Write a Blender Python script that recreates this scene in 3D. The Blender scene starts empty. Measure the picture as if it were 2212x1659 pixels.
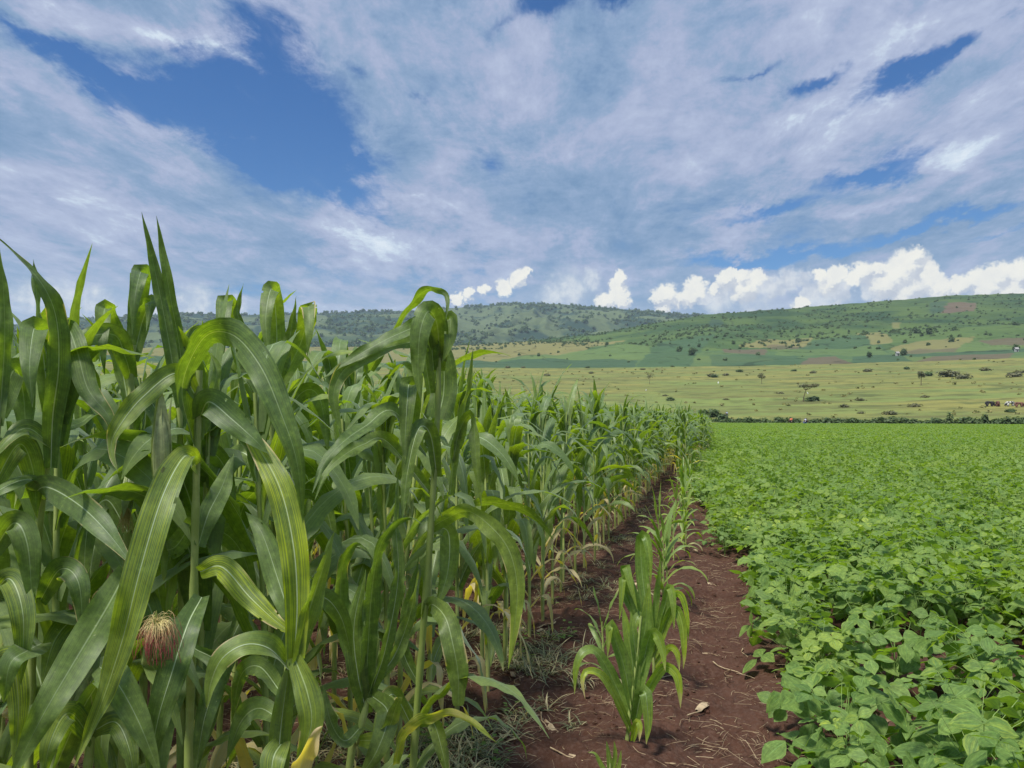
import bpy, math, random
import numpy as np
from mathutils import Vector, Matrix

PI = math.pi
R = math.radians
scene = bpy.context.scene
col = scene.collection

# ------------------------------------------------------------------ camera
CAM_H = 1.7
YAW, PITCH = R(14.3), R(2.53)          # heading left of the row direction (+Y), slight upward tilt
FPX = 769.0                            # focal length in pixels of a 1024 px wide picture
cam_d = bpy.data.cameras.new('camera')
cam_d.sensor_width = 36.0
cam_d.lens = FPX / 1024 * 36.0
cam_d.clip_start = 0.05
cam_d.clip_end = 30000
cam = bpy.data.objects.new('camera', cam_d)
col.objects.link(cam)
cam.location = (0, 0, CAM_H)
cam.rotation_euler = (PI / 2 + PITCH, 0, YAW)
scene.camera = cam

# ------------------------------------------------------------------ exposure and render settings
SUN_EL, SUN_AZ = R(62), R(205)         # compass angle clockwise from +Y
scene.view_settings.view_transform = 'Standard'
scene.view_settings.look = 'None'
scene.view_settings.exposure = 0.15
scene.view_settings.gamma = 1.0
cy = scene.cycles
cy.use_denoising = True
cy.max_bounces = 6
cy.diffuse_bounces = 3
cy.glossy_bounces = 2
cy.transmission_bounces = 4
cy.volume_bounces = 0
cy.transparent_max_bounces = 4
cy.caustics_reflective = False
cy.caustics_refractive = False
cy.sample_clamp_indirect = 6

# ------------------------------------------------------------------ sun
sun_d = bpy.data.lights.new('sun', 'SUN')
sun_d.energy = 4.8
sun_d.angle = R(9)
sun_d.color = (1.0, 0.955, 0.88)
sun = bpy.data.objects.new('sun', sun_d)
col.objects.link(sun)
sun_dir = Vector((math.sin(SUN_AZ) * math.cos(SUN_EL), math.cos(SUN_AZ) * math.cos(SUN_EL), math.sin(SUN_EL)))
sun.rotation_euler = sun_dir.to_track_quat('Z', 'Y').to_euler()
sun.location = sun_dir * 50

# ------------------------------------------------------------------ geometry of directions
_f = Vector((-math.sin(YAW) * math.cos(PITCH), math.cos(YAW) * math.cos(PITCH), math.sin(PITCH)))
_r = Vector((math.cos(YAW), math.sin(YAW), 0))
_u = _r.cross(_f)
FWD, RGT, UPV = np.array(_f), np.array(_r), np.array(_u)
CAM = np.array((0, 0, CAM_H))

def ray(x, y):
    """direction with unit depth through photo point (x, y) of a 2212 px wide print"""
    return FWD + RGT * ((x - 1106) / 1661.0) - UPV * ((y - 829.5) / 1661.0)

def P(x, y, d):
    return CAM + ray(x, y) * d

def azel(x, y):
    d = ray(x, y)
    d = d / np.linalg.norm(d)
    a = math.atan2(d[0], d[1]) + YAW
    return math.degrees(a), math.degrees(math.asin(d[2]))

# ------------------------------------------------------------------ node helper
class NT:
    def __init__(self, tree):
        self.t = tree
        tree.nodes.clear()
    def n(self, typ, **kw):
        nd = self.t.nodes.new(typ)
        for k, v in kw.items():
            setattr(nd, k, v)
        return nd
    def put(self, sock, v):
        if v is None:
            return
        if isinstance(v, bpy.types.NodeSocket):
            self.t.links.new(v, sock)
        else:
            if sock.type == 'RGBA' and len(v) == 3:
                v = (*v, 1)
            sock.default_value = v
    def m(self, op, a, b=None, c=None, clamp=False):
        nd = self.n('ShaderNodeMath', operation=op, use_clamp=clamp)
        for i, v in enumerate((a, b, c)):
            self.put(nd.inputs[i], v)
        return nd.outputs[0]
    def vm(self, op, a, b=None, out=0):
        nd = self.n('ShaderNodeVectorMath', operation=op)
        self.put(nd.inputs[0], a)
        if b is not None:
            self.put(nd.inputs[1], b)
        return nd.outputs[out]
    def step(self, v, lo, hi, t0=0.0, t1=1.0):
        nd = self.n('ShaderNodeMapRange', interpolation_type='SMOOTHSTEP')
        for i, x in enumerate((v, lo, hi, t0, t1)):
            self.put(nd.inputs[i], x)
        return nd.outputs[0]
    def lin(self, v, lo, hi, t0=0.0, t1=1.0):
        nd = self.n('ShaderNodeMapRange')
        for i, x in enumerate((v, lo, hi, t0, t1)):
            self.put(nd.inputs[i], x)
        return nd.outputs[0]
    def mix(self, f, a, b, mode='MIX'):
        nd = self.n('ShaderNodeMix', data_type='RGBA', blend_type=mode)
        self.put(nd.inputs[0], f)
        self.put(nd.inputs[6], a)
        self.put(nd.inputs[7], b)
        return nd.outputs[2]
    def noise(self, vec, scale=1.0, detail=4.0, rough=0.55, dist=0.0, dim='3D', lac=2.0):
        nd = self.n('ShaderNodeTexNoise', noise_dimensions=dim)
        if vec is not None:
            self.put(nd.inputs['Vector'], vec)
        nd.inputs['Scale'].default_value = scale
        nd.inputs['Detail'].default_value = detail
        nd.inputs['Roughness'].default_value = rough
        nd.inputs['Lacunarity'].default_value = lac
        nd.inputs['Distortion'].default_value = dist
        return nd
    def xyz(self, x, y=0.0, z=0.0):
        nd = self.n('ShaderNodeCombineXYZ')
        for i, v in enumerate((x, y, z)):
            self.put(nd.inputs[i], v)
        return nd.outputs[0]
    def sep(self, v):
        nd = self.n('ShaderNodeSeparateXYZ')
        self.put(nd.inputs[0], v)
        return nd.outputs
    def ramp(self, f, stops, mode='LINEAR'):
        nd = self.n('ShaderNodeValToRGB')
        cr = nd.color_ramp
        cr.interpolation = mode
        while len(cr.elements) < len(stops):
            cr.elements.new(0.5)
        for e, (p, c) in zip(cr.elements, stops):
            e.position = p
            e.color = (*c, 1)
        self.put(nd.inputs[0], f)
        return nd.outputs[0]

def S(r, g, b):
    """sRGB 0-255 to linear"""
    f = lambda c: (c / 255) / 12.92 if c / 255 <= 0.04045 else ((c / 255 + 0.055) / 1.055) ** 2.4
    return (f(r), f(g), f(b))

# ------------------------------------------------------------------ world: blue sky with cloud sheet and cumulus
def build_world():
    w = bpy.data.worlds.new('World')
    scene.world = w
    w.use_nodes = True
    T = NT(w.node_tree)
    co = T.n('ShaderNodeTexCoord').outputs['Generated']
    rot = T.n('ShaderNodeVectorRotate', rotation_type='Z_AXIS')
    T.put(rot.inputs['Vector'], co)
    rot.inputs['Angle'].default_value = -YAW
    d = T.vm('NORMALIZE', rot.outputs[0])
    x, y, z = T.sep(d)
    az = T.m('MULTIPLY', T.m('ARCTAN2', x, y), 180 / PI)
    el = T.m('MULTIPLY', T.m('ARCSINE', z), 180 / PI)
    ae = T.xyz(az, el, 0.0)
    # plane of the cloud sheet, seen in perspective
    zz = T.m('ADD', T.m('MAXIMUM', z, 0.0), 0.10)
    px = T.m('DIVIDE', x, zz)
    py = T.m('DIVIDE', y, zz)
    pl = T.xyz(T.m('MULTIPLY', T.m('SUBTRACT', px, T.m('MULTIPLY', py, 0.06)), 1.0), T.m('MULTIPLY', py, 0.42), 0.0)
    n1 = T.noise(pl, 1.3, 10, 0.62, 0.2).outputs[0]
    n2 = T.noise(T.vm('ADD', pl, (7.3, 2.1, 4.0)), 2.6, 12, 0.70, 0.25).outputs[0]
    n3 = T.noise(T.vm('ADD', pl, (1.3, 9.1, 2.0)), 0.6, 4, 0.5, 0.3).outputs[0]
    n4 = T.noise(T.vm('ADD', T.xyz(px, T.m('MULTIPLY', py, 0.75), 0.0), (3.1, 5.7, 1.0)), 4.2, 12, 0.70, 0.3).outputs[0]
    st = T.noise(T.xyz(T.m('MULTIPLY', px, 3.2), T.m('MULTIPLY', py, 0.55), 4.0), 1.6, 8, 0.6, 0.2).outputs[0]
    n1, n2, n3, n4 = [T.m('ADD', 0.5, T.m('MULTIPLY', T.m('SUBTRACT', q, 0.5), 1.6)) for q in (n1, n2, n3, n4)]
    # warp for the large blobs
    wn = T.noise(pl, 1.8, 8, 0.66).outputs['Color']
    wv = T.vm('MULTIPLY', T.vm('SUBTRACT', wn, (0.5, 0.5, 0.5)), (13.0, 8.0, 0.0))
    aw = T.vm('ADD', ae, wv)
    def blobs(lst, src):
        tot = None
        for cx, cy_, rx, ry, ro, wt in lst:
            a, e = azel(cx, cy_)
            mp = T.n('ShaderNodeMapping', vector_type='TEXTURE')
            T.put(mp.inputs[0], src)
            k = 0.0345
            mp.inputs['Location'].default_value = (a, e, 0)
            mp.inputs['Rotation'].default_value = (0, 0, R(-ro))
            mp.inputs['Scale'].default_value = (rx * k * 1.5, ry * k * 1.5, 1)
            g = T.n('ShaderNodeTexGradient', gradient_type='QUADRATIC_SPHERE')
            T.put(g.inputs[0], mp.outputs[0])
            v = T.m('MULTIPLY', g.outputs[1], wt)
            tot = v if tot is None else T.m('ADD', tot, v)
        return tot
    gaps = blobs([
        (500, 235, 300, 120, 14, 2.1), (400, 110, 60, 40, 20, 0.5), (560, 90, 130, 90, 35, 1.4), (680, 320, 200, 50, 20, 1.6),
        (660, 385, 200, 30, 14, 1.8), (220, 180, 220, 45, 14, 1.5), (60, 75, 90, 22, 20, 0.7), (150, 120, 120, 20, 15, 0.5),
        (1165, 20, 100, 40, -8, 1.8), (1330, 10, 80, 20, -5, 1.0), (1070, 85, 70, 20, -30, 0.5), (1045, 345, 50, 50, 35, 0.6),
        (760, 160, 60, 25, 10, 0.6), (900, 215, 60, 12, 10, 0.5),
        (1960, 160, 200, 32, -20, 1.7), (2060, 120, 60, 25, -20, 0.9), (1735, 190, 75, 22, -6, 1.3), (1600, 148, 90, 10, -10, 0.8),
        (1985, 322, 110, 30, -10, 1.2), (1850, 367, 120, 16, -3, 1.2), (1660, 437, 150, 20, -8, 1.2), (1700, 533, 240, 20, -3, 1.9),
        (2090, 470, 150, 18, -8, 1.2), (2130, 540, 140, 14, -5, 0.8), (1960, 505, 110, 14, -8, 0.9), (2190, 30, 50, 30, 0, 0.5),
        (780, 590, 300, 40, 2, 0.35), (1020, 600, 150, 40, 0, 0.35), (500, 615, 200, 30, 0, 0.4),
    ], aw)
    lights = blobs([
        (340, 85, 190, 38, 8, 1.3), (110, 25, 140, 40, 22, 1.0), (760, 485, 200, 34, 12, 0.5), (2140, 322, 120, 30, -14, 0.65),
        (1900, 420, 140, 24, -10, 0.7), (150, 380, 300, 60, 3, 0.45), (800, 520, 300, 60, 5, 0.5), (1960, 75, 160, 30, -14, 0.5),
        (1690, 265, 130, 20, -14, 0.4), (1860, 235, 120, 25, -14, 0.4), (230, 480, 400, 60, 0, 0.45), (1080, 520, 120, 30, 0, 0.3),
        (900, 430, 100, 14, 10, 0.6), (650, 325, 110, 9, 18, 0.9), (720, 350, 40, 10, 20, 0.6), (250, 150, 170, 14, 10, 0.4), (60, 625, 200, 20, 0, 0.6), (650, 655, 220, 14, 0, 0.7), (1000, 650, 160, 12, 0, 0.6),
        (2150, 415, 140, 25, -8, 0.4),
    ], aw)
    dens = T.m('ADD', 0.94, T.m('MULTIPLY', T.m('SUBTRACT', n1, 0.5), 1.1))
    dens = T.m('ADD', dens, T.m('MULTIPLY', T.m('SUBTRACT', n2, 0.5), 0.65))
    dens = T.m('ADD', dens, T.m('MULTIPLY', T.m('SUBTRACT', n4, 0.5), 0.9))
    dens = T.m('SUBTRACT', dens, T.m('MULTIPLY', gaps, T.m('MULTIPLY_ADD', T.m('SUBTRACT', 1.0, n4), 1.1, 0.50)))
    dens = T.m('ADD', dens, T.m('MULTIPLY', lights, 0.45))
    wisp = T.step(T.m('ADD', st, T.m('MULTIPLY', T.m('SUBTRACT', n2, 0.5), 0.5)), 0.52, 0.80)
    dens = T.m('MAXIMUM', dens, T.m('MULTIPLY_ADD', wisp, 0.42, -0.10))
    alpha = T.step(dens, -0.10, 0.85)
    alpha = T.m('MULTIPLY', alpha, 0.97)
    # brightness of the sheet
    br = T.m('ADD', 0.33, T.m('MULTIPLY', T.m('SUBTRACT', n2, 0.5), 1.15))
    br = T.m('ADD', br, T.m('MULTIPLY', T.m('SUBTRACT', n3, 0.5), 0.75))
    br = T.m('ADD', br, T.m('MULTIPLY', T.m('SUBTRACT', n4, 0.5), 0.8))
    br = T.m('ADD', br, T.m('MULTIPLY', T.m('SUBTRACT', st, 0.5), 0.42))
    br = T.m('ADD', br, T.m('MULTIPLY', lights, 0.52))
    br = T.m('SUBTRACT', br, T.m('MULTIPLY', gaps, 0.10))
    sheet = T.ramp(br, [(0.0, S(108, 140, 176)), (0.28, S(134, 158, 190)), (0.47, S(160, 171, 200)), (0.66, S(176, 186, 211)), (0.82, S(203, 216, 230)), (1.0, S(222, 231, 239))])
    # lighter and hazier towards the horizon
    hz = T.step(el, 2.0, 13.0, 1.0, 0.0)
    sheet = T.mix(T.m('MULTIPLY', hz, 0.60), sheet, S(184, 203, 222))
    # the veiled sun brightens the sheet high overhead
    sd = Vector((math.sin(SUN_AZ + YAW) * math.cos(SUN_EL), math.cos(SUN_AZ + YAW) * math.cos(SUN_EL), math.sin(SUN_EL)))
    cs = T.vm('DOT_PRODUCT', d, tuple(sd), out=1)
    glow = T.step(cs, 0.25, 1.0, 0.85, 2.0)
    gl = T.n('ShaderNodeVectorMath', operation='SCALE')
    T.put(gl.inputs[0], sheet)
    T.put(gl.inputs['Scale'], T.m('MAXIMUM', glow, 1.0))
    # blue sky
    sky = T.n('ShaderNodeTexSky', sky_type='NISHITA')
    sky.sun_disc = False
    sky.sun_elevation = SUN_EL
    sky.sun_rotation = SUN_AZ
    sky.air_density = 1.0
    sky.dust_density = 0.3
    sky.ozone_density = 3.0
    skc = T.mix(1.0, sky.outputs[0], T.mix(T.step(el, 3.0, 26.0), (0.50, 0.84, 1.12), (0.22, 0.66, 1.12)), 'MULTIPLY')
    # cumulus bank on the horizon
    circ = []
    for cx, cy_, r in [(180, 330, 75), (130, 345, 50), (250, 360, 55), (340, 290, 72), (310, 340, 60), (520, 240, 68), (600, 230, 55), (690, 235, 60),
                       (450, 300, 40), (620, 300, 90), (1060, 220, 45), (1150, 220, 58), (1100, 270, 70), (1300, 205, 70), (1370, 190, 52),
                       (1250, 240, 60), (1560, 170, 105), (1590, 112, 55), (1500, 220, 110), (1660, 225, 78), (1420, 270, 90), (1560, 300, 120), (1850, 270, 58), (1950, 250, 70),
                       (2080, 220, 80), (2190, 215, 85), (2000, 300, 80), (2150, 310, 90), (950, 390, 48), (160, 415, 55), (1740, 300, 70), (2290, 220, 90), (2380, 260, 90)]:
        circ.append((1371.6 + cx * .38, 510.2 + cy_ * .38, r * .38))
    circ += [(1045, 628, 15), (1012, 634, 16), (1090, 622, 22), (1118, 603, 22), (1135, 592, 15), (990, 645, 14), (1337, 620, 22), (1340, 598, 14),
             (1308, 652, 26), (1345, 650, 22), (1330, 640, 24)]
    soft = [(1230, 625, 62), (1190, 640, 40), (1275, 605, 34), (1371 + 880 * .38, 510 + 250 * .38, 34), (1371 + 960 * .38, 510 + 240 * .38, 26), (1371 + 800 * .38, 510 + 290 * .38, 34),
            (1371 + 480 * .38, 510 + 380 * .38, 40), (1371 + 700 * .38, 510 + 380 * .38, 50), (1371 + 1100 * .38, 510 + 340 * .38, 60), (60, 640, 40), (130, 645, 50), (210, 648, 40), (420, 655, 50), (500, 660, 40), (330, 660, 40)]
    bn = T.noise(ae, 0.95, 7, 0.62).outputs['Color']
    bw = T.vm('ADD', ae, T.vm('MULTIPLY', T.vm('SUBTRACT', bn, (0.5, 0.5, 0.5)), (1.5, 1.2, 0.0)))
    bn2 = T.noise(ae, 2.6, 5, 0.6).outputs['Color']
    bw = T.vm('ADD', bw, T.vm('MULTIPLY', T.vm('SUBTRACT', bn2, (0.5, 0.5, 0.5)), (0.9, 0.8, 0.0)))
    def field(lst, src):
        f = None
        for cx, cy_, r in lst:
            a, e = azel(cx, cy_)
            q = T.vm('DISTANCE', src, (a, e, 0.0), out=1)
            v = T.m('MULTIPLY_ADD', q, -1.0 / (r * 0.0345), 1.0)
            f = v if f is None else T.m('MAXIMUM', f, v)
        return f
    fc = field(circ, bw)
    nb = T.noise(ae, 0.7, 5, 0.6).outputs[0]
    ca = T.m('MULTIPLY', T.step(fc, -0.05, 0.34), T.step(T.m('ADD', el, T.m('MULTIPLY', T.m('SUBTRACT', nb, 0.5), 7.0)), 3.2, 6.4, 0.25, 1.0))
    fs = field(soft, bw)
    grey = [(1371.6 + a * .38, 510.2 + b * .38, r * .38) for a, b, r in [(880, 250, 62), (960, 245, 50), (800, 300, 62), (740, 270, 50), (1000, 310, 60), (1180, 320, 60), (480, 330, 60), (1350, 320, 70), (1700, 310, 60), (1800, 330, 60), (1950, 330, 60), (400, 350, 45)]]
    ga = T.step(field(grey, bw), 0.0, 0.40)
    sa = T.m('MULTIPLY', T.step(fs, 0.0, 0.75), 0.85)
    # same field, sampled a little higher up and to the left: sunlit rims against greyer undersides
    fo = field(circ[::2] + circ[1::4], T.vm('ADD', bw, (-0.25, 0.55, 0.0)))
    lit = T.step(T.m('SUBTRACT', fc, T.m('MULTIPLY', fo, 0.9)), -0.22, 0.30)
    nn = T.noise(ae, 0.8, 6, 0.62).outputs[0]
    hgt = T.step(T.m('ADD', el, T.m('MULTIPLY', T.m('SUBTRACT', nn, 0.5), 5.0)), 4.2, 7.6)
    lit = T.m('ADD', T.m('MULTIPLY', lit, 0.55), T.m('ADD', T.m('MULTIPLY', T.step(nn, 0.36, 0.62), 0.16), T.m('MULTIPLY', hgt, 0.28)))
    cumc = T.ramp(lit, [(0.0, S(160, 172, 190)), (0.35, S(194, 199, 208)), (0.68, S(228, 228, 224)), (1.0, S(245, 242, 230))])
    softc = T.mix(T.step(nn, 0.35, 0.65), S(176, 189, 208), S(226, 229, 230))
    bg1 = T.n('ShaderNodeBackground')
    T.put(bg1.inputs[0], skc)
    bg1.inputs[1].default_value = 0.088
    bg2 = T.n('ShaderNodeBackground')
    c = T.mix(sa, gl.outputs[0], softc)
    greyc = T.mix(T.step(nn, 0.34, 0.64), S(184, 192, 206), S(222, 224, 226))
    c = T.mix(T.m('MULTIPLY', ga, 0.9), c, greyc)
    c = T.mix(ca, c, cumc)
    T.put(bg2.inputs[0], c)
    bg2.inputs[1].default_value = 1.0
    al = T.m('MAXIMUM', T.m('MAXIMUM', alpha, ca), T.m('MAXIMUM', sa, T.m('MULTIPLY', ga, 0.9)))
    al = T.m('MULTIPLY', al, T.step(el, -2.0, 0.0))
    ms = T.n('ShaderNodeMixShader')
    T.put(ms.inputs[0], al)
    T.put(ms.inputs[1], bg1.outputs[0])
    T.put(ms.inputs[2], bg2.outputs[0])
    out = T.n('ShaderNodeOutputWorld')
    T.put(out.inputs[0], ms.outputs[0])
    w.cycles.sampling_method = 'MANUAL'
    w.cycles.sample_map_resolution = 512

build_world()

# ------------------------------------------------------------------ scene helpers
def tag(o, label=None, cat=None, group=None, kind=None):
    if label: o['label'] = label
    if cat: o['category'] = cat
    if group: o['group'] = group
    if kind: o['kind'] = kind
    return o

def empty(name, loc, rz=0.0):
    o = bpy.data.objects.new(name, None)
    o.empty_display_size = 0.1
    o.location = loc
    o.rotation_euler = (0, 0, rz)
    col.objects.link(o)
    return o

def link(name, me, mats=None, parent=None, loc=(0, 0, 0), rot=None, scale=None, where=None):
    o = bpy.data.objects.new(name, me)
    if parent is not None:
        o.parent = parent
    o.location = loc
    if rot is not None: o.rotation_euler = rot
    if scale is not None: o.scale = (scale, scale, scale) if not hasattr(scale, '__len__') else scale
    (where or col).objects.link(o)
    return o

class MB:
    """collects vertex grids and tubes, builds one mesh"""
    def __init__(self):
        self.v, self.f, self.uv, self.tint, self.mi = [], [], [], [], []
        self.n = 0
    def add(self, v, f, uv=None, tint=(0, 0, 0.5), mi=0):
        v = np.asarray(v, float).reshape(-1, 3)
        k = len(v)
        self.v.append(v)
        f = np.asarray(f, int) + self.n
        self.f.append(f)
        self.mi.append(np.full(len(f), mi))
        self.uv.append(np.zeros((k, 2)) if uv is None else np.asarray(uv, float).reshape(-1, 2))
        t = np.asarray(tint, float)
        self.tint.append(np.tile(t, (k, 1)) if t.ndim == 1 else t)
        self.n += k
    def grid(self, V, uv=None, tint=(0, 0, 0.5), mi=0, wrap=False):
        """V: (n, m, 3)"""
        n, m = V.shape[:2]
        i = np.arange(n - 1)[:, None]
        j = np.arange(m if wrap else m - 1)[None, :]
        jn = (j + 1) % m
        f = np.stack([i * m + j, i * m + jn, (i + 1) * m + jn, (i + 1) * m + j], -1).reshape(-1, 4)
        t = np.asarray(tint, float)
        if t.ndim == 3: t = t.reshape(-1, 3)
        self.add(V, f, uv, t, mi)
    def tube(self, pts, rad, m=7, tint=(0, 0, 0.5), mi=0):
        pts = np.asarray(pts, float)
        rad = np.broadcast_to(np.asarray(rad, float), (len(pts),))
        T_ = np.gradient(pts, axis=0)
        T_ /= np.linalg.norm(T_, axis=1)[:, None] + 1e-12
        a = np.array((0.31, 0.95, 0.05)) if abs(T_[0] @ np.array((0.31, 0.95, 0.05))) < .9 else np.array((1.0, 0, 0))
        s = np.cross(T_, a)
        s /= np.linalg.norm(s, axis=1)[:, None]
        b = np.cross(T_, s)
        th = np.linspace(0, 2 * PI, m, endpoint=False)
        V = pts[:, None] + rad[:, None, None] * (np.cos(th)[None, :, None] * s[:, None] + np.sin(th)[None, :, None] * b[:, None])
        uv = np.stack(np.broadcast_arrays(th[None, :] / (2 * PI), np.linspace(0, 1, len(pts))[:, None]), -1)
        self.grid(V, uv, tint, mi, wrap=True)
    def mesh(self, name, mats=(), smooth=True):
        me = bpy.data.meshes.new(name)
        if not self.v: return me
        v = np.concatenate(self.v)
        quads = [f for f in self.f]
        nf = sum(len(f) for f in quads)
        me.vertices.add(len(v))
        me.vertices.foreach_set('co', v.ravel())
        tot = np.concatenate([np.full(len(f), f.shape[1]) for f in quads])
        idx = np.concatenate([f.ravel() for f in quads])
        me.loops.add(len(idx))
        me.polygons.add(nf)
        me.loops.foreach_set('vertex_index', idx)
        st = np.concatenate([[0], np.cumsum(tot)[:-1]])
        me.polygons.foreach_set('loop_start', st)
        me.polygons.foreach_set('loop_total', tot)
        me.polygons.foreach_set('material_index', np.concatenate(self.mi))
        me.polygons.foreach_set('use_smooth', np.full(nf, smooth))
        uvl = me.uv_layers.new(name='UVMap')
        uvl.data.foreach_set('uv', np.concatenate(self.uv)[idx].ravel())
        at = me.attributes.new('tint', 'FLOAT_COLOR', 'POINT')
        t = np.concatenate(self.tint)
        at.data.foreach_set('color', np.concatenate([t, np.ones((len(t), 1))], 1).ravel())
        for m_ in mats: me.materials.append(m_)
        me.update()
        me.validate()
        return me

def hash2(ix, iy, seed):
    h = (ix * 374761393 + iy * 668265263 + seed * 1442695041) & 0xffffffff
    h = ((h ^ (h >> 13)) * 1274126177) & 0xffffffff
    return ((h ^ (h >> 16)) & 0xffff) / 65535.0

def vnoise(x, y, seed=0):
    x, y = np.asarray(x, float), np.asarray(y, float)
    ix, iy = np.floor(x).astype(np.int64), np.floor(y).astype(np.int64)
    fx, fy = x - ix, y - iy
    fx, fy = fx * fx * (3 - 2 * fx), fy * fy * (3 - 2 * fy)
    a, b = hash2(ix, iy, seed), hash2(ix + 1, iy, seed)
    c, d = hash2(ix, iy + 1, seed), hash2(ix + 1, iy + 1, seed)
    return (a * (1 - fx) + b * fx) * (1 - fy) + (c * (1 - fx) + d * fx) * fy

def fbm(x, y, oct=4, seed=0, gain=0.5):
    s, a, t = 0.0, 1.0, 0.0
    for o in range(oct):
        s = s + a * vnoise(x * 2 ** o, y * 2 ** o, seed + o * 17)
        t += a
        a *= gain
    return s / t

def new_mat(name):
    m = bpy.data.materials.new(name)
    m.use_nodes = True
    return m, NT(m.node_tree)

def catmull(pts, n):
    """smooth path through rows of pts (any number of columns), n samples"""
    p = np.asarray(pts, float)
    if len(p) == 2: p = np.array([p[0], (p[0] + p[1]) / 2, p[1]])
    q = np.vstack([2 * p[0] - p[1], p, 2 * p[-1] - p[-2]])
    L = np.concatenate([[0], np.cumsum(np.linalg.norm(np.diff(p[:, :3], axis=0), axis=1) + 1e-9)])
    s = np.linspace(0, L[-1], n)
    k = np.clip(np.searchsorted(L, s, 'right') - 1, 0, len(p) - 2)
    t = ((s - L[k]) / (L[k + 1] - L[k]))[:, None]
    a, b, c, d = q[k], q[k + 1], q[k + 2], q[k + 3]
    return 0.5 * (2 * b + (c - a) * t + (2 * a - 5 * b + 4 * c - d) * t ** 2 + (3 * b - a - 3 * c + d) * t ** 3)

# ------------------------------------------------------------------ materials
def leaf_material(name, dark, light, trans, transmit=0.35, rough=0.42, spec=0.45, bloom=0.0, veins=46.0, rib=(0.50, 0.60, 0.36), ribw=0.022, yellow=S(178, 190, 40), dry=S(176, 150, 104), hue_var=0.35):
    m, T = new_mat(name)
    at = T.n('ShaderNodeAttribute', attribute_name='tint')
    ty, td, tr = T.sep(at.outputs['Vector'])
    uv = T.n('ShaderNodeUVMap', uv_map='UVMap').outputs[0]
    u, v, _ = T.sep(uv)
    oi = T.n('ShaderNodeObjectInfo').outputs['Random']
    geo = T.n('ShaderNodeNewGeometry')
    tc = T.n('ShaderNodeTexCoord')
    rnd = T.m('FRACT', T.m('ADD', tr, oi))
    patch = T.noise(tc.outputs['Object'], 9.0, 3, 0.6).outputs[0]
    fib = T.noise(T.xyz(T.m('MULTIPLY', u, veins), T.m('MULTIPLY', v, 1.6), T.m('MULTIPLY', rnd, 50.0)), 1.0, 3, 0.6).outputs[0]
    base = T.mix(T.m('ADD', T.m('MULTIPLY', rnd, 0.55), T.m('MULTIPLY', patch, 0.45)), dark, light)
    base = T.mix(T.m('MULTIPLY', T.step(fib, 0.38, 0.66), 0.55), base, light)
    mot = T.noise(tc.outputs['Object'], 60.0, 3, 0.65).outputs[0]
    base = T.mix(T.m('MULTIPLY', T.step(mot, 0.55, 0.75), 0.30), base, T.mix(1.0, light, (1.35, 1.2, 1.2), 'MULTIPLY'))
    fib2 = T.noise(T.xyz(T.m('MULTIPLY', u, veins * 2.6), T.m('MULTIPLY', v, 2.5), T.m('MULTIPLY', rnd, 23.0)), 1.0, 2, 0.5).outputs[0]
    vs = T.n('ShaderNodeVectorMath', operation='SCALE')
    T.put(vs.inputs[0], base)
    T.put(vs.inputs['Scale'], T.m('ADD', T.m('MULTIPLY_ADD', fib2, 0.9, 0.33), T.m('MULTIPLY', T.m('SUBTRACT', mot, 0.5), 0.9)))
    base = vs.outputs[0]
    # plants differ from place to place in the field
    big = T.noise(geo.outputs['Position'], 0.55, 3, 0.6).outputs[0]
    base = T.mix(T.step(big, 0.42, 0.68, 0.0, 0.55), base, T.mix(1.0, base, (1.5, 1.22, 0.9), 'MULTIPLY'))
    # yellowing streaks follow the veins
    ym = T.m('MULTIPLY', ty, T.step(T.m('ADD', fib, T.m('MULTIPLY', patch, 0.35)), 0.56, 0.86, 0.08, 1.05), clamp=True)
    base = T.mix(ym, base, yellow)
    dm = T.step(T.m('ADD', td, T.m('MULTIPLY', T.m('SUBTRACT', patch, 0.5), 0.7)), 0.35, 0.7)
    dcol = T.mix(fib, dry, S(214, 196, 158))
    base = T.mix(dm, base, dcol)
    au = T.m('ABSOLUTE', T.m('SUBTRACT', u, 0.5))
    ribm = T.step(au, T.m('MULTIPLY_ADD', v, -ribw * 0.35, ribw * 0.45), T.m('MULTIPLY_ADD', v, -ribw * 0.6, ribw), 1.0, 0.0)
    ribm = T.m('MULTIPLY', ribm, T.m('MULTIPLY', T.m('MULTIPLY_ADD', v, -0.55, 0.95), T.m('MULTIPLY_ADD', T.m('FRACT', T.m('MULTIPLY', rnd, 7.3)), 0.6, 0.40)))
    base = T.mix(ribm, base, rib)
    # small pale specks of insect damage
    sp = T.noise(T.xyz(T.m('MULTIPLY', u, 9.0), T.m('MULTIPLY', v, 60.0), T.m('MULTIPLY', rnd, 31.0)), 1.0, 2, 0.5).outputs[0]
    base = T.mix(T.m('MULTIPLY', T.step(sp, 0.74, 0.78), 0.5), base, S(196, 200, 150))
    # lower side is paler and duller
    base = T.mix(T.m('MULTIPLY', geo.outputs['Backfacing'], 0.22), base, S(140, 160, 116))
    p = T.n('ShaderNodeBsdfPrincipled')
    T.put(p.inputs['Base Color'], base)
    T.put(p.inputs['Roughness'], T.m('MULTIPLY_ADD', patch, 0.22, rough - 0.1))
    p.inputs['Specular IOR Level'].default_value = spec
    p.inputs['Sheen Weight'].default_value = bloom
    p.inputs['Sheen Roughness'].default_value = 0.45
    p.inputs['Sheen Tint'].default_value = (0.85, 0.95, 1.0, 1)
    bp = T.n('ShaderNodeBump')
    bp.inputs['Strength'].default_value = 0.35
    bp.inputs['Distance'].default_value = 0.002
    T.put(bp.inputs['Height'], fib)
    T.put(p.inputs['Normal'], bp.outputs[0])
    tl = T.n('ShaderNodeBsdfTranslucent')
    tcol = T.mix(1.0, base, trans, 'MULTIPLY')
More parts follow.
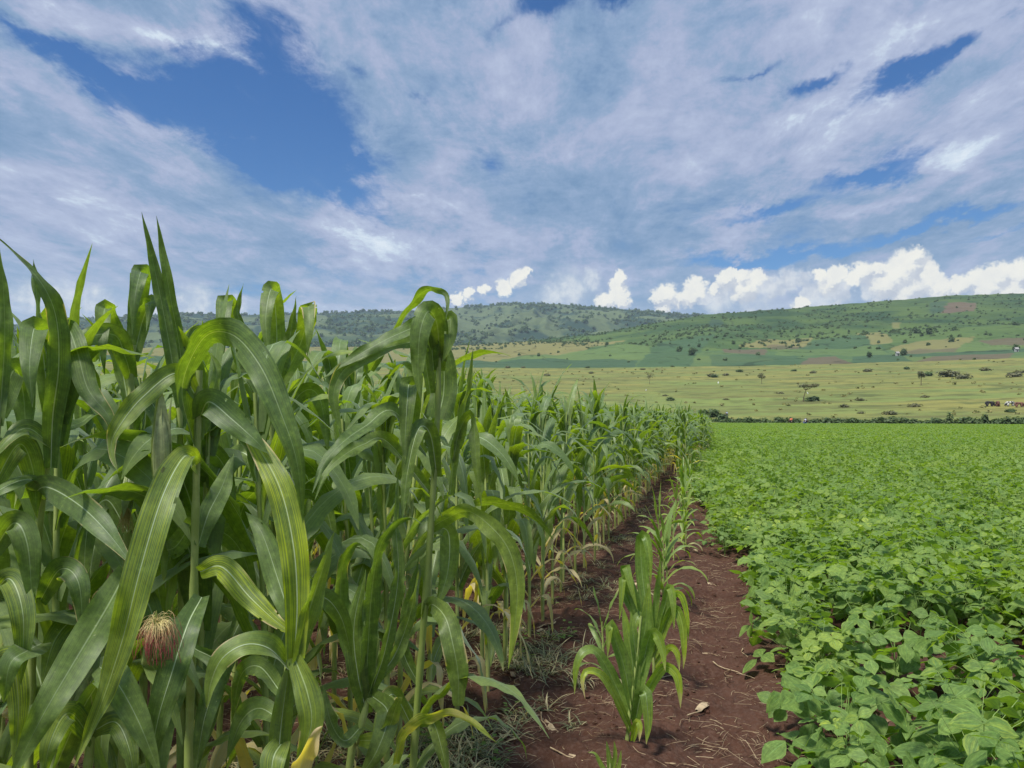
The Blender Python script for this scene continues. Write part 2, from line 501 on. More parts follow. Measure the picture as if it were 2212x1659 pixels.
    T.put(tl.inputs[0], tcol)
    ms = T.n('ShaderNodeMixShader')
    T.put(ms.inputs[0], T.m('MULTIPLY', T.m('SUBTRACT', 1.0, ribm), transmit))
    T.put(ms.inputs[1], p.outputs[0])
    T.put(ms.inputs[2], tl.outputs[0])
    o = T.n('ShaderNodeOutputMaterial')
    T.put(o.inputs[0], ms.outputs[0])
    return m

def plain_material(name, c0, c1, scale=20.0, rough=0.7, c2=None, bump=0.0, tintmix=False):
    m, T = new_mat(name)
    tc = T.n('ShaderNodeTexCoord').outputs['Object']
    n = T.noise(tc, scale, 5, 0.6).outputs[0]
    oi = T.n('ShaderNodeObjectInfo').outputs['Random']
    c = T.mix(T.step(T.m('ADD', n, T.m('MULTIPLY', T.m('SUBTRACT', oi, 0.5), 0.25)), 0.3, 0.7), c0, c1)
    if c2 is not None:
        at = T.n('ShaderNodeAttribute', attribute_name='tint')
        ty, td, tr = T.sep(at.outputs['Vector'])
        c = T.mix(ty, c, c2)
    p = T.n('ShaderNodeBsdfPrincipled')
    T.put(p.inputs['Base Color'], c)
    p.inputs['Roughness'].default_value = rough
    p.inputs['Specular IOR Level'].default_value = 0.3
    if bump:
        b = T.n('ShaderNodeBump')
        b.inputs['Strength'].default_value = bump
        b.inputs['Distance'].default_value = 0.01
        T.put(b.inputs['Height'], n)
        T.put(p.inputs['Normal'], b.outputs[0])
    o = T.n('ShaderNodeOutputMaterial')
    T.put(o.inputs[0], p.outputs[0])
    return m

M_MAIZE = leaf_material('maize_leaf', (0.068, 0.132, 0.042), (0.190, 0.278, 0.066), (2.3, 2.4, 0.25), 0.42, bloom=0.22, rough=0.46, ribw=0.034)
M_STUNT = leaf_material('young_maize_leaf', (0.130, 0.220, 0.045), (0.230, 0.340, 0.080), (1.5, 1.9, 0.4), 0.40, veins=24)
M_STALK = plain_material('maize_stalk', (0.24, 0.31, 0.075), (0.36, 0.42, 0.14), 14, 0.45, c2=S(150, 110, 80))
M_HUSK = leaf_material('ear_husk', (0.34, 0.42, 0.16), (0.48, 0.55, 0.27), (1.2, 1.4, 0.6), 0.2, veins=30, ribw=0.001)
M_SILK = plain_material('corn_silk', S(214, 200, 140), S(188, 168, 104), 60, 0.5, c2=S(140, 40, 62))
M_BEAN = leaf_material('bean_leaf', (0.082, 0.175, 0.042), (0.232, 0.355, 0.088), (1.8, 2.0, 0.3), 0.36, rough=0.6, spec=0.25, veins=10, rib=(0.22, 0.36, 0.12), ribw=0.022, yellow=S(190, 200, 70))
M_BSTEM = plain_material('bean_stem', (0.16, 0.26, 0.06), (0.24, 0.33, 0.10), 30, 0.6)
M_FLOWER = plain_material('bean_flower', S(238, 236, 220), S(220, 216, 180), 80, 0.6)

def soil_material():
    m, T = new_mat('red_soil')
    tc = T.n('ShaderNodeTexCoord').outputs['Object']
    n1 = T.noise(tc, 3.0, 6, 0.65).outputs[0]
    n2 = T.noise(tc, 38.0, 4, 0.65).outputs[0]
    n3 = T.noise(tc, 170.0, 3, 0.6).outputs[0]
    c = T.mix(T.step(n1, 0.3, 0.7), (0.052, 0.0225, 0.0135), (0.082, 0.038, 0.024))
    c = T.mix(T.step(n2, 0.42, 0.72), c, (0.098, 0.055, 0.039))
    c = T.mix(T.m('MULTIPLY', T.step(n3, 0.58, 0.7), 0.5), c, (0.15, 0.092, 0.07))
    c = T.mix(T.m('MULTIPLY', T.step(n3, 0.40, 0.28), 0.6), c, (0.040, 0.017, 0.012))
    p = T.n('ShaderNodeBsdfPrincipled')
    T.put(p.inputs['Base Color'], c)
    p.inputs['Roughness'].default_value = 0.95
    p.inputs['Specular IOR Level'].default_value = 0.15
    b = T.n('ShaderNodeBump')
    b.inputs['Strength'].default_value = 0.8
    b.inputs['Distance'].default_value = 0.012
    T.put(b.inputs['Height'], T.m('ADD', n2, T.m('MULTIPLY', n3, 0.5)))
    T.put(p.inputs['Normal'], b.outputs[0])
    o = T.n('ShaderNodeOutputMaterial')
    T.put(o.inputs[0], p.outputs[0])
    return m

def land_material(name, detail, streak=0.35, amt=0.5):
    """surface colour from the mesh's own land-cover attribute, broken up by fine growth patterns"""
    m, T = new_mat(name)
    at = T.n('ShaderNodeAttribute', attribute_name='cover').outputs[0]
    tc = T.n('ShaderNodeTexCoord').outputs['Object']
    n1 = T.noise(tc, detail, 6, 0.68).outputs[0]
    n2 = T.noise(T.vm('MULTIPLY', tc, (1.0, streak, 1.0)), detail * 5.0, 4, 0.65).outputs[0]
    f = T.m('ADD', T.m('MULTIPLY', T.m('SUBTRACT', n1, 0.5), 1.6), T.m('MULTIPLY', T.m('SUBTRACT', n2, 0.5), 1.4))
    g = T.m('MULTIPLY_ADD', f, amt, 1.0)
    sc = T.n('ShaderNodeVectorMath', operation='SCALE')
    T.put(sc.inputs[0], at)
    T.put(sc.inputs['Scale'], T.m('MAXIMUM', g, 0.25))
    c = T.mix(T.m('MULTIPLY', T.step(n2, 0.55, 0.75), 0.35), sc.outputs[0], T.mix(1.0, sc.outputs[0], (0.62, 0.85, 0.7), 'MULTIPLY'))
    p = T.n('ShaderNodeBsdfPrincipled')
    T.put(p.inputs['Base Color'], c)
    p.inputs['Roughness'].default_value = 0.95
    p.inputs['Specular IOR Level'].default_value = 0.1
    o = T.n('ShaderNodeOutputMaterial')
    T.put(o.inputs[0], p.outputs[0])
    return m

M_SOIL = soil_material()
M_STRAW = plain_material('dry_straw', S(176, 156, 124), S(112, 88, 66), 30, 0.8)
M_WEED = leaf_material('weed_blade', (0.125, 0.130, 0.066), (0.220, 0.215, 0.120), (1.2, 1.4, 0.6), 0.25, rough=0.6, veins=6)
M_SCRUB = leaf_material('scrub_leaf', (0.055, 0.100, 0.030), (0.105, 0.160, 0.045), (1.2, 1.5, 0.5), 0.25, rough=0.6, veins=3)
M_SHRUB = leaf_material('shrub_leaf', (0.040, 0.080, 0.022), (0.090, 0.145, 0.040), (1.2, 1.5, 0.5), 0.25, rough=0.6, veins=3)
M_SHRUB2 = leaf_material('dry_shrub_leaf', (0.115, 0.120, 0.056), (0.18, 0.18, 0.085), (1.2, 1.3, 0.6), 0.2, rough=0.7, veins=3)
M_BARK = plain_material('bark', S(84, 72, 56), S(120, 104, 84), 6, 0.9, bump=0.4)

# ------------------------------------------------------------------ ground, plain, hills
def axis_lines(a, b, fine, grow, lim0, lim1):
    xs = list(np.arange(a, b + fine / 2, fine))
    s = fine
    x = xs[-1]
    while x < lim1:
        s *= grow; x += s; xs.append(min(x, lim1))
    s, x = fine, xs[0]
    lo = []
    while x > lim0:
        s *= grow; x -= s; lo.append(max(x, lim0))
    return np.array(lo[::-1] + xs)

def soil_height(X, Y):
    d = np.hypot(X, Y)
    z = (fbm(X * 1.3, Y * 1.3, 4, 3) - 0.5) * 0.10
    clod = fbm(X * 9, Y * 9, 4, 11, 0.6)
    z += (clod - 0.5) * 0.075 + np.clip(fbm(X * 26, Y * 26, 3, 31) - 0.55, 0, 1) * 0.045
    # trodden strip beside the beans, slight ridge along the crop rows
    z -= 0.03 * np.exp(-((X - 0.02) / 0.22) ** 2)
    z += 0.03 * np.exp(-((X + 0.42) / 0.2) ** 2) + 0.04 * np.exp(-((X - 0.62) / 0.3) ** 2) + 0.04 * np.exp(-((X + 1.15) / 0.3) ** 2)
    return z * np.clip(1.2 - d / 60, 0.15, 1)

def build_ground():
    xs = axis_lines(-1.9, 0.9, 0.013, 1.06, -420, 420)
    ys = [3.0]
    while ys[-1] < 262: ys.append(ys[-1] + max(0.012, 0.0045 * ys[-1]) * (1 if ys[-1] < 30 else 4))
    lo = []
    s, y = 0.02, 3.0
    while y > -60: s *= 1.12; y -= s; lo.append(y)
    ys = np.array(lo[::-1] + ys)
    X, Y = np.meshgrid(xs, ys)
    Z = soil_height(X, Y)
    far = np.hypot(X, Y) - 190
    Z = Z - np.clip(far, 0, 90) * 0.03
    mb = MB()
    mb.grid(np.stack([X, Y, Z], -1).transpose(1, 0, 2)[:, ::-1][::-1][:, ::-1] if False else np.stack([X, Y, Z], -1))
    me = mb.mesh('ground', [M_SOIL])
    o = link('ground', me)
    o['kind'] = 'structure'

def tanel(x1024, y1024):
    """(azimuth in camera frame, tan of elevation) for a point in a 1024 px wide print"""
    x = (x1024 - 512) / FPX
    up = (384 - y1024) / FPX
    cf = np.cos(PITCH) - up * np.sin(PITCH)
    z = np.sin(PITCH) + up * np.cos(PITCH)
    return np.arctan2(x, cf), z / np.hypot(x, cf)

PLAIN_R = np.array([100, 180, 195, 250, 270, 320, 400, 520, 700, 760])
PLAIN_Z = np.array([-3.0, -0.25, 0.15, 5.2, 7.2, 11.5, 19, 30, 47.2, 52.5])
RIDGE_X = np.array([-600, -100, 0, 340, 451, 507, 549, 597, 652, 707, 810, 888, 951, 1024, 1150, 1700])
RIDGE_Y = np.array([352, 350, 349, 347, 345.7, 343, 338.8, 334, 323.6, 314.7, 307, 300.6, 295.6, 293, 290, 300])
FAR_X = np.array([-600, -100, 0, 34, 84, 151, 185, 260, 340, 451, 514, 563, 583, 638, 693, 740, 800, 900, 1024, 1700])
FAR_Y = np.array([345, 334, 328, 324, 319, 315, 313.5, 315, 313, 308.5, 304, 304, 306.4, 310, 315, 318, 311, 309, 310, 330])

def col_x(az):
    return 512 + np.tan(az) * FPX

def in_poly(X, Y, poly):
    p = np.asarray(poly, float)
    c = np.zeros(X.shape, bool)
    for (x0, y0), (x1, y1) in zip(p, np.roll(p, -1, 0)):
        c ^= ((y0 > Y) != (y1 > Y)) & (X < (x1 - x0) * (Y - y0) / (y1 - y0 + 1e-9) + x0)
    return c

def z8(pts): return [((2800 + .557 * a) / 3.9375, (1100 + .557 * b) / 3.9375) for a, b in pts]
def z7(pts): return [((1700 + .5425 * a) / 3.9375, (900 + .5425 * b) / 3.9375) for a, b in pts]

def cover_attr(me, C):
    at = me.attributes.new('cover', 'FLOAT_COLOR', 'POINT')
    C = C.reshape(-1, 3)
    at.data.foreach_set('color', np.concatenate([C, np.ones((len(C), 1))], 1).ravel())

def polar_sheet(name, az, rr, Zf, mat, cover):
    """az (n), rr (n, m) radii per column, Zf heights (n, m)"""
    A = az[:, None] - 0.0
    ang = -A + YAW                                 # world angle measured from +Y towards -X
    X = -np.sin(ang) * rr
    Y = np.cos(ang) * rr
    mb = MB()
    mb.grid(np.stack([X, Y, Zf], -1)[::-1])
    me = mb.mesh(name, [mat])
    cover_attr(me, cover[::-1])
    o = link(name, me)
    o['kind'] = 'structure'
    return X, Y

AZ = np.radians(np.linspace(-62, 62, 1100))
def lerp3(a, b, t): return np.asarray(a) * (1 - t[..., None]) + np.asarray(b) * t[..., None]

def plain_z(r, az):
    return np.interp(r, PLAIN_R, PLAIN_Z)

GRASS_A, GRASS_B, GRASS_C = np.array((0.208, 0.198, 0.057)), np.array((0.150, 0.165, 0.050)), np.array((0.150, 0.195, 0.056))
def build_plain():
    r1 = np.concatenate([np.linspace(100, 240, 60), np.geomspace(242, 735, 200)])
    rr = np.broadcast_to(r1, (len(AZ), len(r1)))
    a = AZ[:, None] * np.ones_like(rr)
    X, Y = rr * np.sin(a - YAW), rr * np.cos(a - YAW)
    Z = plain_z(rr, a) + (fbm(X / 14, Y / 14, 4, 5) - .5) * 0.9 * np.clip((rr - 200) / 60, 0, 1)
    t = np.clip((fbm(X / 40, Y / 26, 6, 7, .62) - 0.36) * 3.4, 0, 1)
    C = lerp3(GRASS_A, GRASS_B, t)
    t2 = np.clip((fbm(X / 90, Y / 30, 4, 21) - 0.52) * 6, 0, 1)
    C = lerp3(C, GRASS_C, t2 * 0.8)
    t3 = np.clip((fbm(X / 9, Y / 5, 3, 51) - 0.60) * 7, 0, 1)
    C = lerp3(C, (0.080, 0.095, 0.032), t3 * 0.8)
    t4 = np.clip((fbm(X / 26, Y / 7, 4, 77, .6) - 0.55) * 8, 0, 1)
    C = lerp3(C, (0.115, 0.112, 0.040), t4 * 0.65)
    polar_sheet('plain', AZ, rr, Z, land_material('plain_grass', 0.16, 1.0, 0.36), C)

HILL_R0 = 700.0
def hill_profile():
    az = AZ
    X = col_x(az)
    yr = np.interp(X, RIDGE_X, RIDGE_Y)
    _, te_top = tanel(X, yr)
    return X, yr, te_top

def hill_r1(X): return np.interp(X, [0, 450, 1024], [1250, 1350, 2000])

def build_hillside():
    X, yr, te_top = hill_profile()
    n = 240
    t = np.linspace(0, 1, n)
    R1 = hill_r1(X)
    z0 = np.interp(HILL_R0, PLAIN_R, PLAIN_Z)
    rr = HILL_R0 + (R1 - HILL_R0)[:, None] * t[None, :]
    te0 = (z0 - CAM_H) / HILL_R0
    # elevation grows from the plain's edge up to the ridge
    te = te0 + (te_top - te0)[:, None] * (t[None, :] ** 0.92)
    Z = CAM_H + rr * te
    a = AZ[:, None] * np.ones_like(rr)
    wx, wy = rr * np.sin(a - YAW), rr * np.cos(a - YAW)
    bump = (fbm(wx / 120, wy / 120, 5, 9) - .5) * 22 * np.sin(PI * np.clip(t, 0, 1))[None, :] + (fbm(wx / 18, wy / 18, 3, 13) - .5) * 3.0
    Z = Z + bump * np.clip(t * 8, 0, 1)[None, :]
    # back of the ridge
    rb = R1[:, None] + np.array([30, 120, 400])[None, :]
    zb = Z[:, -1:] + np.array([-1.5, -14, -80])[None, :]
    # picture position of each point of the sheet, used to lay out the field boundaries
    y0 = np.array([368.0])
    PX = np.broadcast_to(X[:, None], rr.shape)
    PY = 368.0 + (yr - 368.0)[:, None] * (t[None, :] ** 0.92)
    jx = (fbm(wx / 30, wy / 30, 3, 61) - .5) * 5
    jy = (fbm(wx / 30, wy / 30, 3, 62) - .5) * 1.6
    QX, QY = PX + jx, PY + jy
    g = np.clip((fbm(wx / 60, wy / 60, 5, 15) - .35) * 3, 0, 1)
    C = lerp3((0.082, 0.125, 0.036), (0.050, 0.090, 0.030), g)
    up = np.clip((368 - QY - 22) / 25, 0, 1)
    C = lerp3(C, lerp3((0.070, 0.108, 0.028), (0.030, 0.060, 0.022), g), up)
    low = QY > 352
    C = np.where(low[..., None], lerp3((0.070, 0.118, 0.046), (0.100, 0.138, 0.044), g), C)
    tan, brown, dkg, ltg, bgr = (0.185, 0.165, 0.062), (0.115, 0.088, 0.056), (0.052, 0.094, 0.042), (0.098, 0.146, 0.046), (0.046, 0.085, 0.044)
    def paint(poly, c, mixf=0.85):
        nonlocal C
        mk = in_poly(QX, QY, poly)
        C = np.where(mk[..., None], C * (1 - mixf) + np.array(c) * mixf, C)
    paint(z7([(-3000, 900), (-2000, 830), (550, 820), (1400, 815), (1100, 890), (400, 960), (-3000, 960)]), tan)
    paint(z7([(-3000, 960), (200, 962), (1250, 948), (1500, 960), (1480, 1010), (-3000, 1010)]), bgr)
    paint(z7([(800, 905), (1600, 860), (1560, 950), (1250, 948), (600, 955)]), ltg)
    paint(z7([(1640, 850), (2050, 800), (1940, 930), (1870, 1010), (1480, 1010)]), dkg)
    paint(z8([(0, 560), (620, 550), (640, 640), (0, 640)]), bgr, 0.6)
    paint(z8([(90, 500), (400, 495), (395, 550), (85, 550)]), brown)
    paint(z8([(200, 480), (380, 430), (720, 408), (700, 470), (400, 482)]), tan)
    paint(z8([(400, 470), (720, 470), (640, 495), (400, 497)]), brown, 0.6)
    paint(z8([(700, 450), (1000, 395), (1180, 470), (1300, 555), (500, 555)]), dkg)
    paint(z8([(470, 500), (1180, 490), (1290, 552), (460, 552)]), ltg, 0.7)
    paint(z8([(1030, 385), (1200, 380), (1300, 470), (1150, 478)]), tan, 0.8)
    paint(z8([(1270, 510), (1500, 470), (1870, 460), (1750, 530), (1330, 535)]), tan, 0.8)
    paint(z8([(1320, 530), (1750, 528), (1740, 555), (1340, 552)]), brown, 0.7)
    paint(z8([(1870, 470), (2600, 465), (2600, 545), (2090, 525)]), brown, 0.8)
    paint(z8([(1750, 530), (1860, 470), (2090, 525), (2050, 550), (1740, 556)]), ltg, 0.8)
    paint(z8([(690, 572), (880, 558), (1000, 628), (610, 632)]), brown)
    paint(z8([(440, 560), (700, 575), (620, 640), (440, 640)]), dkg)
    paint(z8([(1010, 560), (1330, 555), (1440, 630), (1000, 640)]), bgr, 0.8)
    paint(z8([(1430, 635), (1600, 585), (2150, 580), (2110, 645)]), brown)
    paint(z8([(1330, 560), (2300, 552), (2300, 580), (1450, 590)]), bgr, 0.8)
    paint(z8([(1690, 180), (1900, 180), (1880, 245), (1640, 262)]), (0.13, 0.085, 0.06), 0.8)
    paint(z8([(1560, 170), (1690, 165), (1640, 262), (1560, 270)]), (0.04, 0.07, 0.045), 0.6)
    paint(z8([(1290, 320), (1350, 320), (1350, 355), (1290, 355)]), tan, 0.6)
    paint(z8([(0, 280), (90, 290), (110, 350), (0, 350)]), (0.035, 0.065, 0.040), 0.7)
    # hedge lines between plots
    ed = np.abs(fbm(wx / 80, wy / 80, 2, 71) - .5)
    C = np.where(((ed < 0.012) & (QY > 320))[..., None], C * 0.62, C)
    full = np.concatenate([rr, rb], 1)
    fz = np.concatenate([Z, zb], 1)
    C = np.concatenate([C, np.repeat(C[:, -1:], 3, 1)], 1)
    polar_sheet('hillside', AZ, full, fz, land_material('hillside_cover', 0.030, 1.0, 0.26), C)
    return rr, Z, a

def build_far_hills():
    X = col_x(AZ)
    ys = np.interp(X, FAR_X, FAR_Y)
    ys = ys + (fbm(X / 30, X * 0 + 3, 3, 5) - .5) * 2.2
    _, te_top = tanel(X, ys)
    n = 200
    t = np.linspace(0, 1, n)
    r = 2100 + 1500 * t
    rr = np.broadcast_to(r, (len(AZ), n))
    _, te0 = tanel(X, np.full_like(X, 356.0))
    te = te0[:, None] + (te_top - te0)[:, None] * (t[None, :] ** 0.85)
    Z = CAM_H + rr * te
    a = AZ[:, None] * np.ones_like(rr)
    wx, wy = rr * np.sin(a - YAW), rr * np.cos(a - YAW)
    wv = fbm(wx / 900, wy / 900, 3, 19) * 3
    ridge = 1 - np.abs(2 * fbm(wx / 330 + wv, wy / 520, 4, 23) - 1)
    Z = Z + ((ridge - .75) * 150 + (fbm(wx / 90, wy / 90, 4, 29) - .5) * 30) * (np.sin(PI * t) ** 0.8)[None, :]
    g = fbm(wx / 140, wy / 140, 5, 33, 0.6)
    f = np.clip((g - .47) * 8, 0, 1)
    C = lerp3((0.092, 0.118, 0.052), (0.026, 0.050, 0.032), f)
    f2 = np.clip((fbm(wx / 400 + 5, wy / 260, 3, 37) - .55) * 7, 0, 1)
    C = lerp3(C, (0.022, 0.050, 0.034), f2 * 0.85)
    top = np.clip((t - 0.88) * 14, 0, 1)[None, :] * np.clip((fbm(wx / 200, wy / 200, 3, 39) - .3) * 4, 0, 1)
    C = lerp3(C, (0.020, 0.042, 0.028), top * .9)
    rb = rr[:, -1:] + np.array([60, 300, 900])[None, :]
    zb = Z[:, -1:] + np.array([-3, -60, -260])[None, :]
    C = np.concatenate([C, np.repeat(C[:, -1:], 3, 1)], 1)
    polar_sheet('far_hills', AZ, np.concatenate([rr, rb], 1), np.concatenate([Z, zb], 1), land_material('far_hill_cover', 0.012, 1.0, 0.35), C)
    return rr, Z, a, f, f2, top * np.ones_like(rr)

build_ground()
build_plain()
HILL = build_hillside()
FARH = build_far_hills()

# air between here and the far hills
def build_haze():
    mb = MB()
    x0, x1, y0, y1, z0, z1 = -5200, 5200, -300, 5400, -9, 640
    v = [(x0, y0, z0), (x1, y0, z0), (x1, y1, z0), (x0, y1, z0), (x0, y0, z1), (x1, y0, z1), (x1, y1, z1), (x0, y1, z1)]
    mb.add(v, [(3, 2, 1, 0), (4, 5, 6, 7), (0, 1, 5, 4), (1, 2, 6, 5), (2, 3, 7, 6), (3, 0, 4, 7)])
    m = bpy.data.materials.new('haze')
    m.use_nodes = True
    T = NT(m.node_tree)
    p = T.n('ShaderNodeVolumePrincipled')
    p.inputs['Color'].default_value = (0.72, 0.87, 1.0, 1)
    p.inputs['Density'].default_value = 0.00008
    p.inputs['Anisotropy'].default_value = 0.1
    o = T.n('ShaderNodeOutputMaterial')
    T.put(o.inputs['Volume'], p.outputs[0])
    ob = link('haze', mb.mesh('haze', [m], smooth=False))
    ob['kind'] = 'stuff'
build_haze()

# ------------------------------------------------------------------ maize
def leaf_widths(n, base=0.62, peak=0.38, tip=1.9):
    v = np.linspace(0, 1, n)
    w = np.where(v < peak, base + (1 - base) * np.sin(0.5 * PI * v / peak), (1 - np.clip((v - peak) / (1 - peak), 0, 1) ** tip) ** 0.95)
    w[-1] = 0.02
    return w

def add_leaf(mb, pts, side, width, rng, n=26, m=7, fold0=30, fold1=4, ruffle=0.012, tint=(0, 0, 0.5), wrap=0.0, mi=0, wprof=None, tipdry=0.0, tipyel=0.0, edge=0.0, blunt=False, ragged=False):
    """pts (n,3) centre line, side (n,3) unit vectors across the blade"""
    n = len(pts)
    T_ = np.gradient(pts, axis=0)
    T_ /= np.linalg.norm(T_, axis=1)[:, None] + 1e-9
    side = side - (side * T_).sum(1)[:, None] * T_
    side /= np.linalg.norm(side, axis=1)[:, None] + 1e-9
    N_ = np.cross(side, T_)
    v = np.linspace(0, 1, n)
    w = (leaf_widths(n) if wprof is None else wprof) * width * 0.5
    if blunt: w[-6:] = w[-6] * np.array((1, 1, .97, .93, .86, .7))
    k = np.linspace(-1, 1, m)
    fold = np.radians(fold0 + (fold1 - fold0) * np.clip(v * 2.2, 0, 1))
    cup = np.radians(10) * rng.uniform(-1.0, 1.2)
    ph = rng.uniform(0, 6.28, 4)
    fr = rng.uniform(3.0, 6.0, 2)
    L = np.linalg.norm(np.diff(pts, axis=0), axis=1).sum()
    ruf = ruffle * np.sin(PI * np.clip(v, 0, 1)) ** 0.6
    eL = ruf * (np.sin(fr[0] * 6.28 * v * L + ph[0]) * 0.7 + 0.5 * np.sin(fr[0] * 14 * v * L + ph[1]))
    eR = ruf * (np.sin(fr[1] * 6.28 * v * L + ph[2]) * 0.7 + 0.5 * np.sin(fr[1] * 14 * v * L + ph[3]))
    ak = np.abs(k)
    ang = fold[:, None] + cup * ak[None, :]
    X = k[None, :] * np.cos(ang) * w[:, None]
    Z = ak[None, :] * np.sin(ang) * w[:, None] + np.where(k < 0, eL[:, None], eR[:, None]) * ak[None, :] ** 2.2
    V = pts[:, None] + X[..., None] * side[:, None] + Z[..., None] * N_[:, None]
    uv = np.stack(np.broadcast_arrays((k * 0.5 + 0.5)[None, :], v[:, None]), -1)
    t = np.zeros((n, m, 3)) + np.asarray(tint)
    t[..., 0] += tipyel * np.clip(v * 2.2 - 1.1, 0, 1)[:, None] + edge * ak[None, :] ** 2
    t[..., 1] += tipdry * np.clip(v * 3.0 - 2.0, 0, 1)[:, None]
    if ragged and rng.random() < .6:
        t[..., 1] += (rng.uniform(.3, .75) * ak[None, :] ** 4) * (np.sin(v * rng.uniform(9, 20) + rng.uniform(0, 6)) > rng.uniform(-.1, .6))[:, None] * np.clip(v * 2 - .3, 0, 1)[:, None]
    t[..., 2] = tint[2] if len(tint) > 2 else 0.5
    mb.grid(V, uv, t, mi)
    if ragged and rng.random() < .32:                # chewed holes and notches
        f = mb.f[-1]
        keep = np.ones(len(f), bool)
        for _ in range(int(rng.integers(1, 5))):
            i, j = int(rng.integers(n * .2, n * .9)), int(rng.choice((0, 0, 1, m - 2, m - 2, m - 3)))
            for q in range(1):
                keep[min(i + q, n - 2) * (m - 1) + j] = False
        mb.f[-1] = f[keep]
        mb.mi[-1] = mb.mi[-1][keep]

def arch_line(rng, p0, az, L, e0, bend, power, kink=None, drift=0.0, n=26):
    """centre line of a blade that leaves the stalk at elevation e0 (deg) and bends over"""
    s = np.linspace(0, 1, n)
    el = e0 - bend * s ** power
    if kink is not None:
        el = el - kink[1] * (1 / (1 + np.exp(-(s - kink[0]) * 26)))
    el = np.maximum(el, -86)
    a = az + drift * s ** 1.5
    el = np.radians(el)
    d = np.stack([np.cos(el) * np.cos(a), np.cos(el) * np.sin(a), np.sin(el)], 1)
    pts = p0 + np.concatenate([[np.zeros(3)], np.cumsum((d[1:] + d[:-1]) * .5 * L / (n - 1), 0)])
    side = np.stack([-np.sin(a), np.cos(a), 0 * a], 1)
    return pts, side

def twist(pts, side, deg):
    T_ = np.gradient(pts, axis=0)
    T_ /= np.linalg.norm(T_, axis=1)[:, None] + 1e-9
    b = np.cross(T_, side)
    r = np.radians(deg)[:, None]
    return side * np.cos(r) + b * np.sin(r)

def stalk_parts(mb, pts, r0, r1, zs, rng, m=9, brown=0.35, mi=0):
    """stalk with nodes: sheaths widen upwards and end in a collar"""
    n = 46
    c = catmull(pts, n)
    t = np.linspace(0, 1, n)
    r = r0 + (r1 - r0) * t
    nodes = np.asarray(zs)
    k = np.searchsorted(nodes, t)
    lo = np.concatenate([[0], nodes])[k]
    hi = np.concatenate([nodes, [1.0]])[np.minimum(k, len(nodes))]
    f = np.clip((t - lo) / np.maximum(hi - lo, 1e-3), 0, 1)
    r = r * (0.88 + 0.26 * f)
    tint = np.zeros((n, m, 3))
    tint[..., 0] = np.clip(brown * (1 - t * 6), 0, 1)[:, None]
    mb.tube(c, r, m, tint.reshape(-1, 3), mi)

def ear_mesh(rng, base, dirv, L=0.2, r=0.026):
    mb = MB()
    dirv = dirv / np.linalg.norm(dirv)
    t = np.linspace(0, 1, 12)
    prof = r * (np.sin(PI * np.clip(t * .86 + .1, 0, 1)) ** 0.7)
    pts = base + dirv * (t[:, None] * L)
    mb.tube(pts, prof, 10, (0.1, 0, rng.random()))
    for i in range(5):                                  # loose husk blades
        a = rng.uniform(0, 6.28)
        s = np.cross(dirv, np.array((math.cos(a), math.sin(a), .3)))
        s /= np.linalg.norm(s)
        o = np.cross(s, dirv)
        q = base + o * r * .75 + dirv * np.linspace(0.0, L * rng.uniform(.95, 1.25), 10)[:, None] + o * (np.linspace(0, 1, 10) ** 2 * rng.uniform(-.02, .012))[:, None]
        add_leaf(mb, q, np.tile(s, (10, 1)), r * 1.9, rng, n=10, m=5, fold0=-25, fold1=-15, ruffle=.002, tint=(0.15, 0, rng.random()), tipdry=.5)
    tip = base + dirv * L
    sk = MB()
    return mb, tip, dirv

def silk_mesh(rng, tip, dirv, n=46, L=0.12, red=1.0):
    sk = MB()
    for i in range(n):
        a = rng.uniform(0, 6.28)
        o = np.array((math.cos(a), math.sin(a), rng.uniform(-.2, .5)))
        q = [tip - dirv * .01]
        d = dirv * .55 + o * .38
        l = L * rng.uniform(.5, 1.5) / 7
        for j in range(8):
            d = d / np.linalg.norm(d)
            q.append(q[-1] + d * l)
            d = d + np.array((0, 0, -.75)) + rng.normal(0, .26, 3)
        t = np.zeros((9, 3, 3))
        t[..., 0] = (red * np.clip(np.linspace(-.55, 1.3, 9), 0, 1))[:, None]
        sk.tube(np.array(q), 0.0005, 3, t.reshape(-1, 3))
    return sk

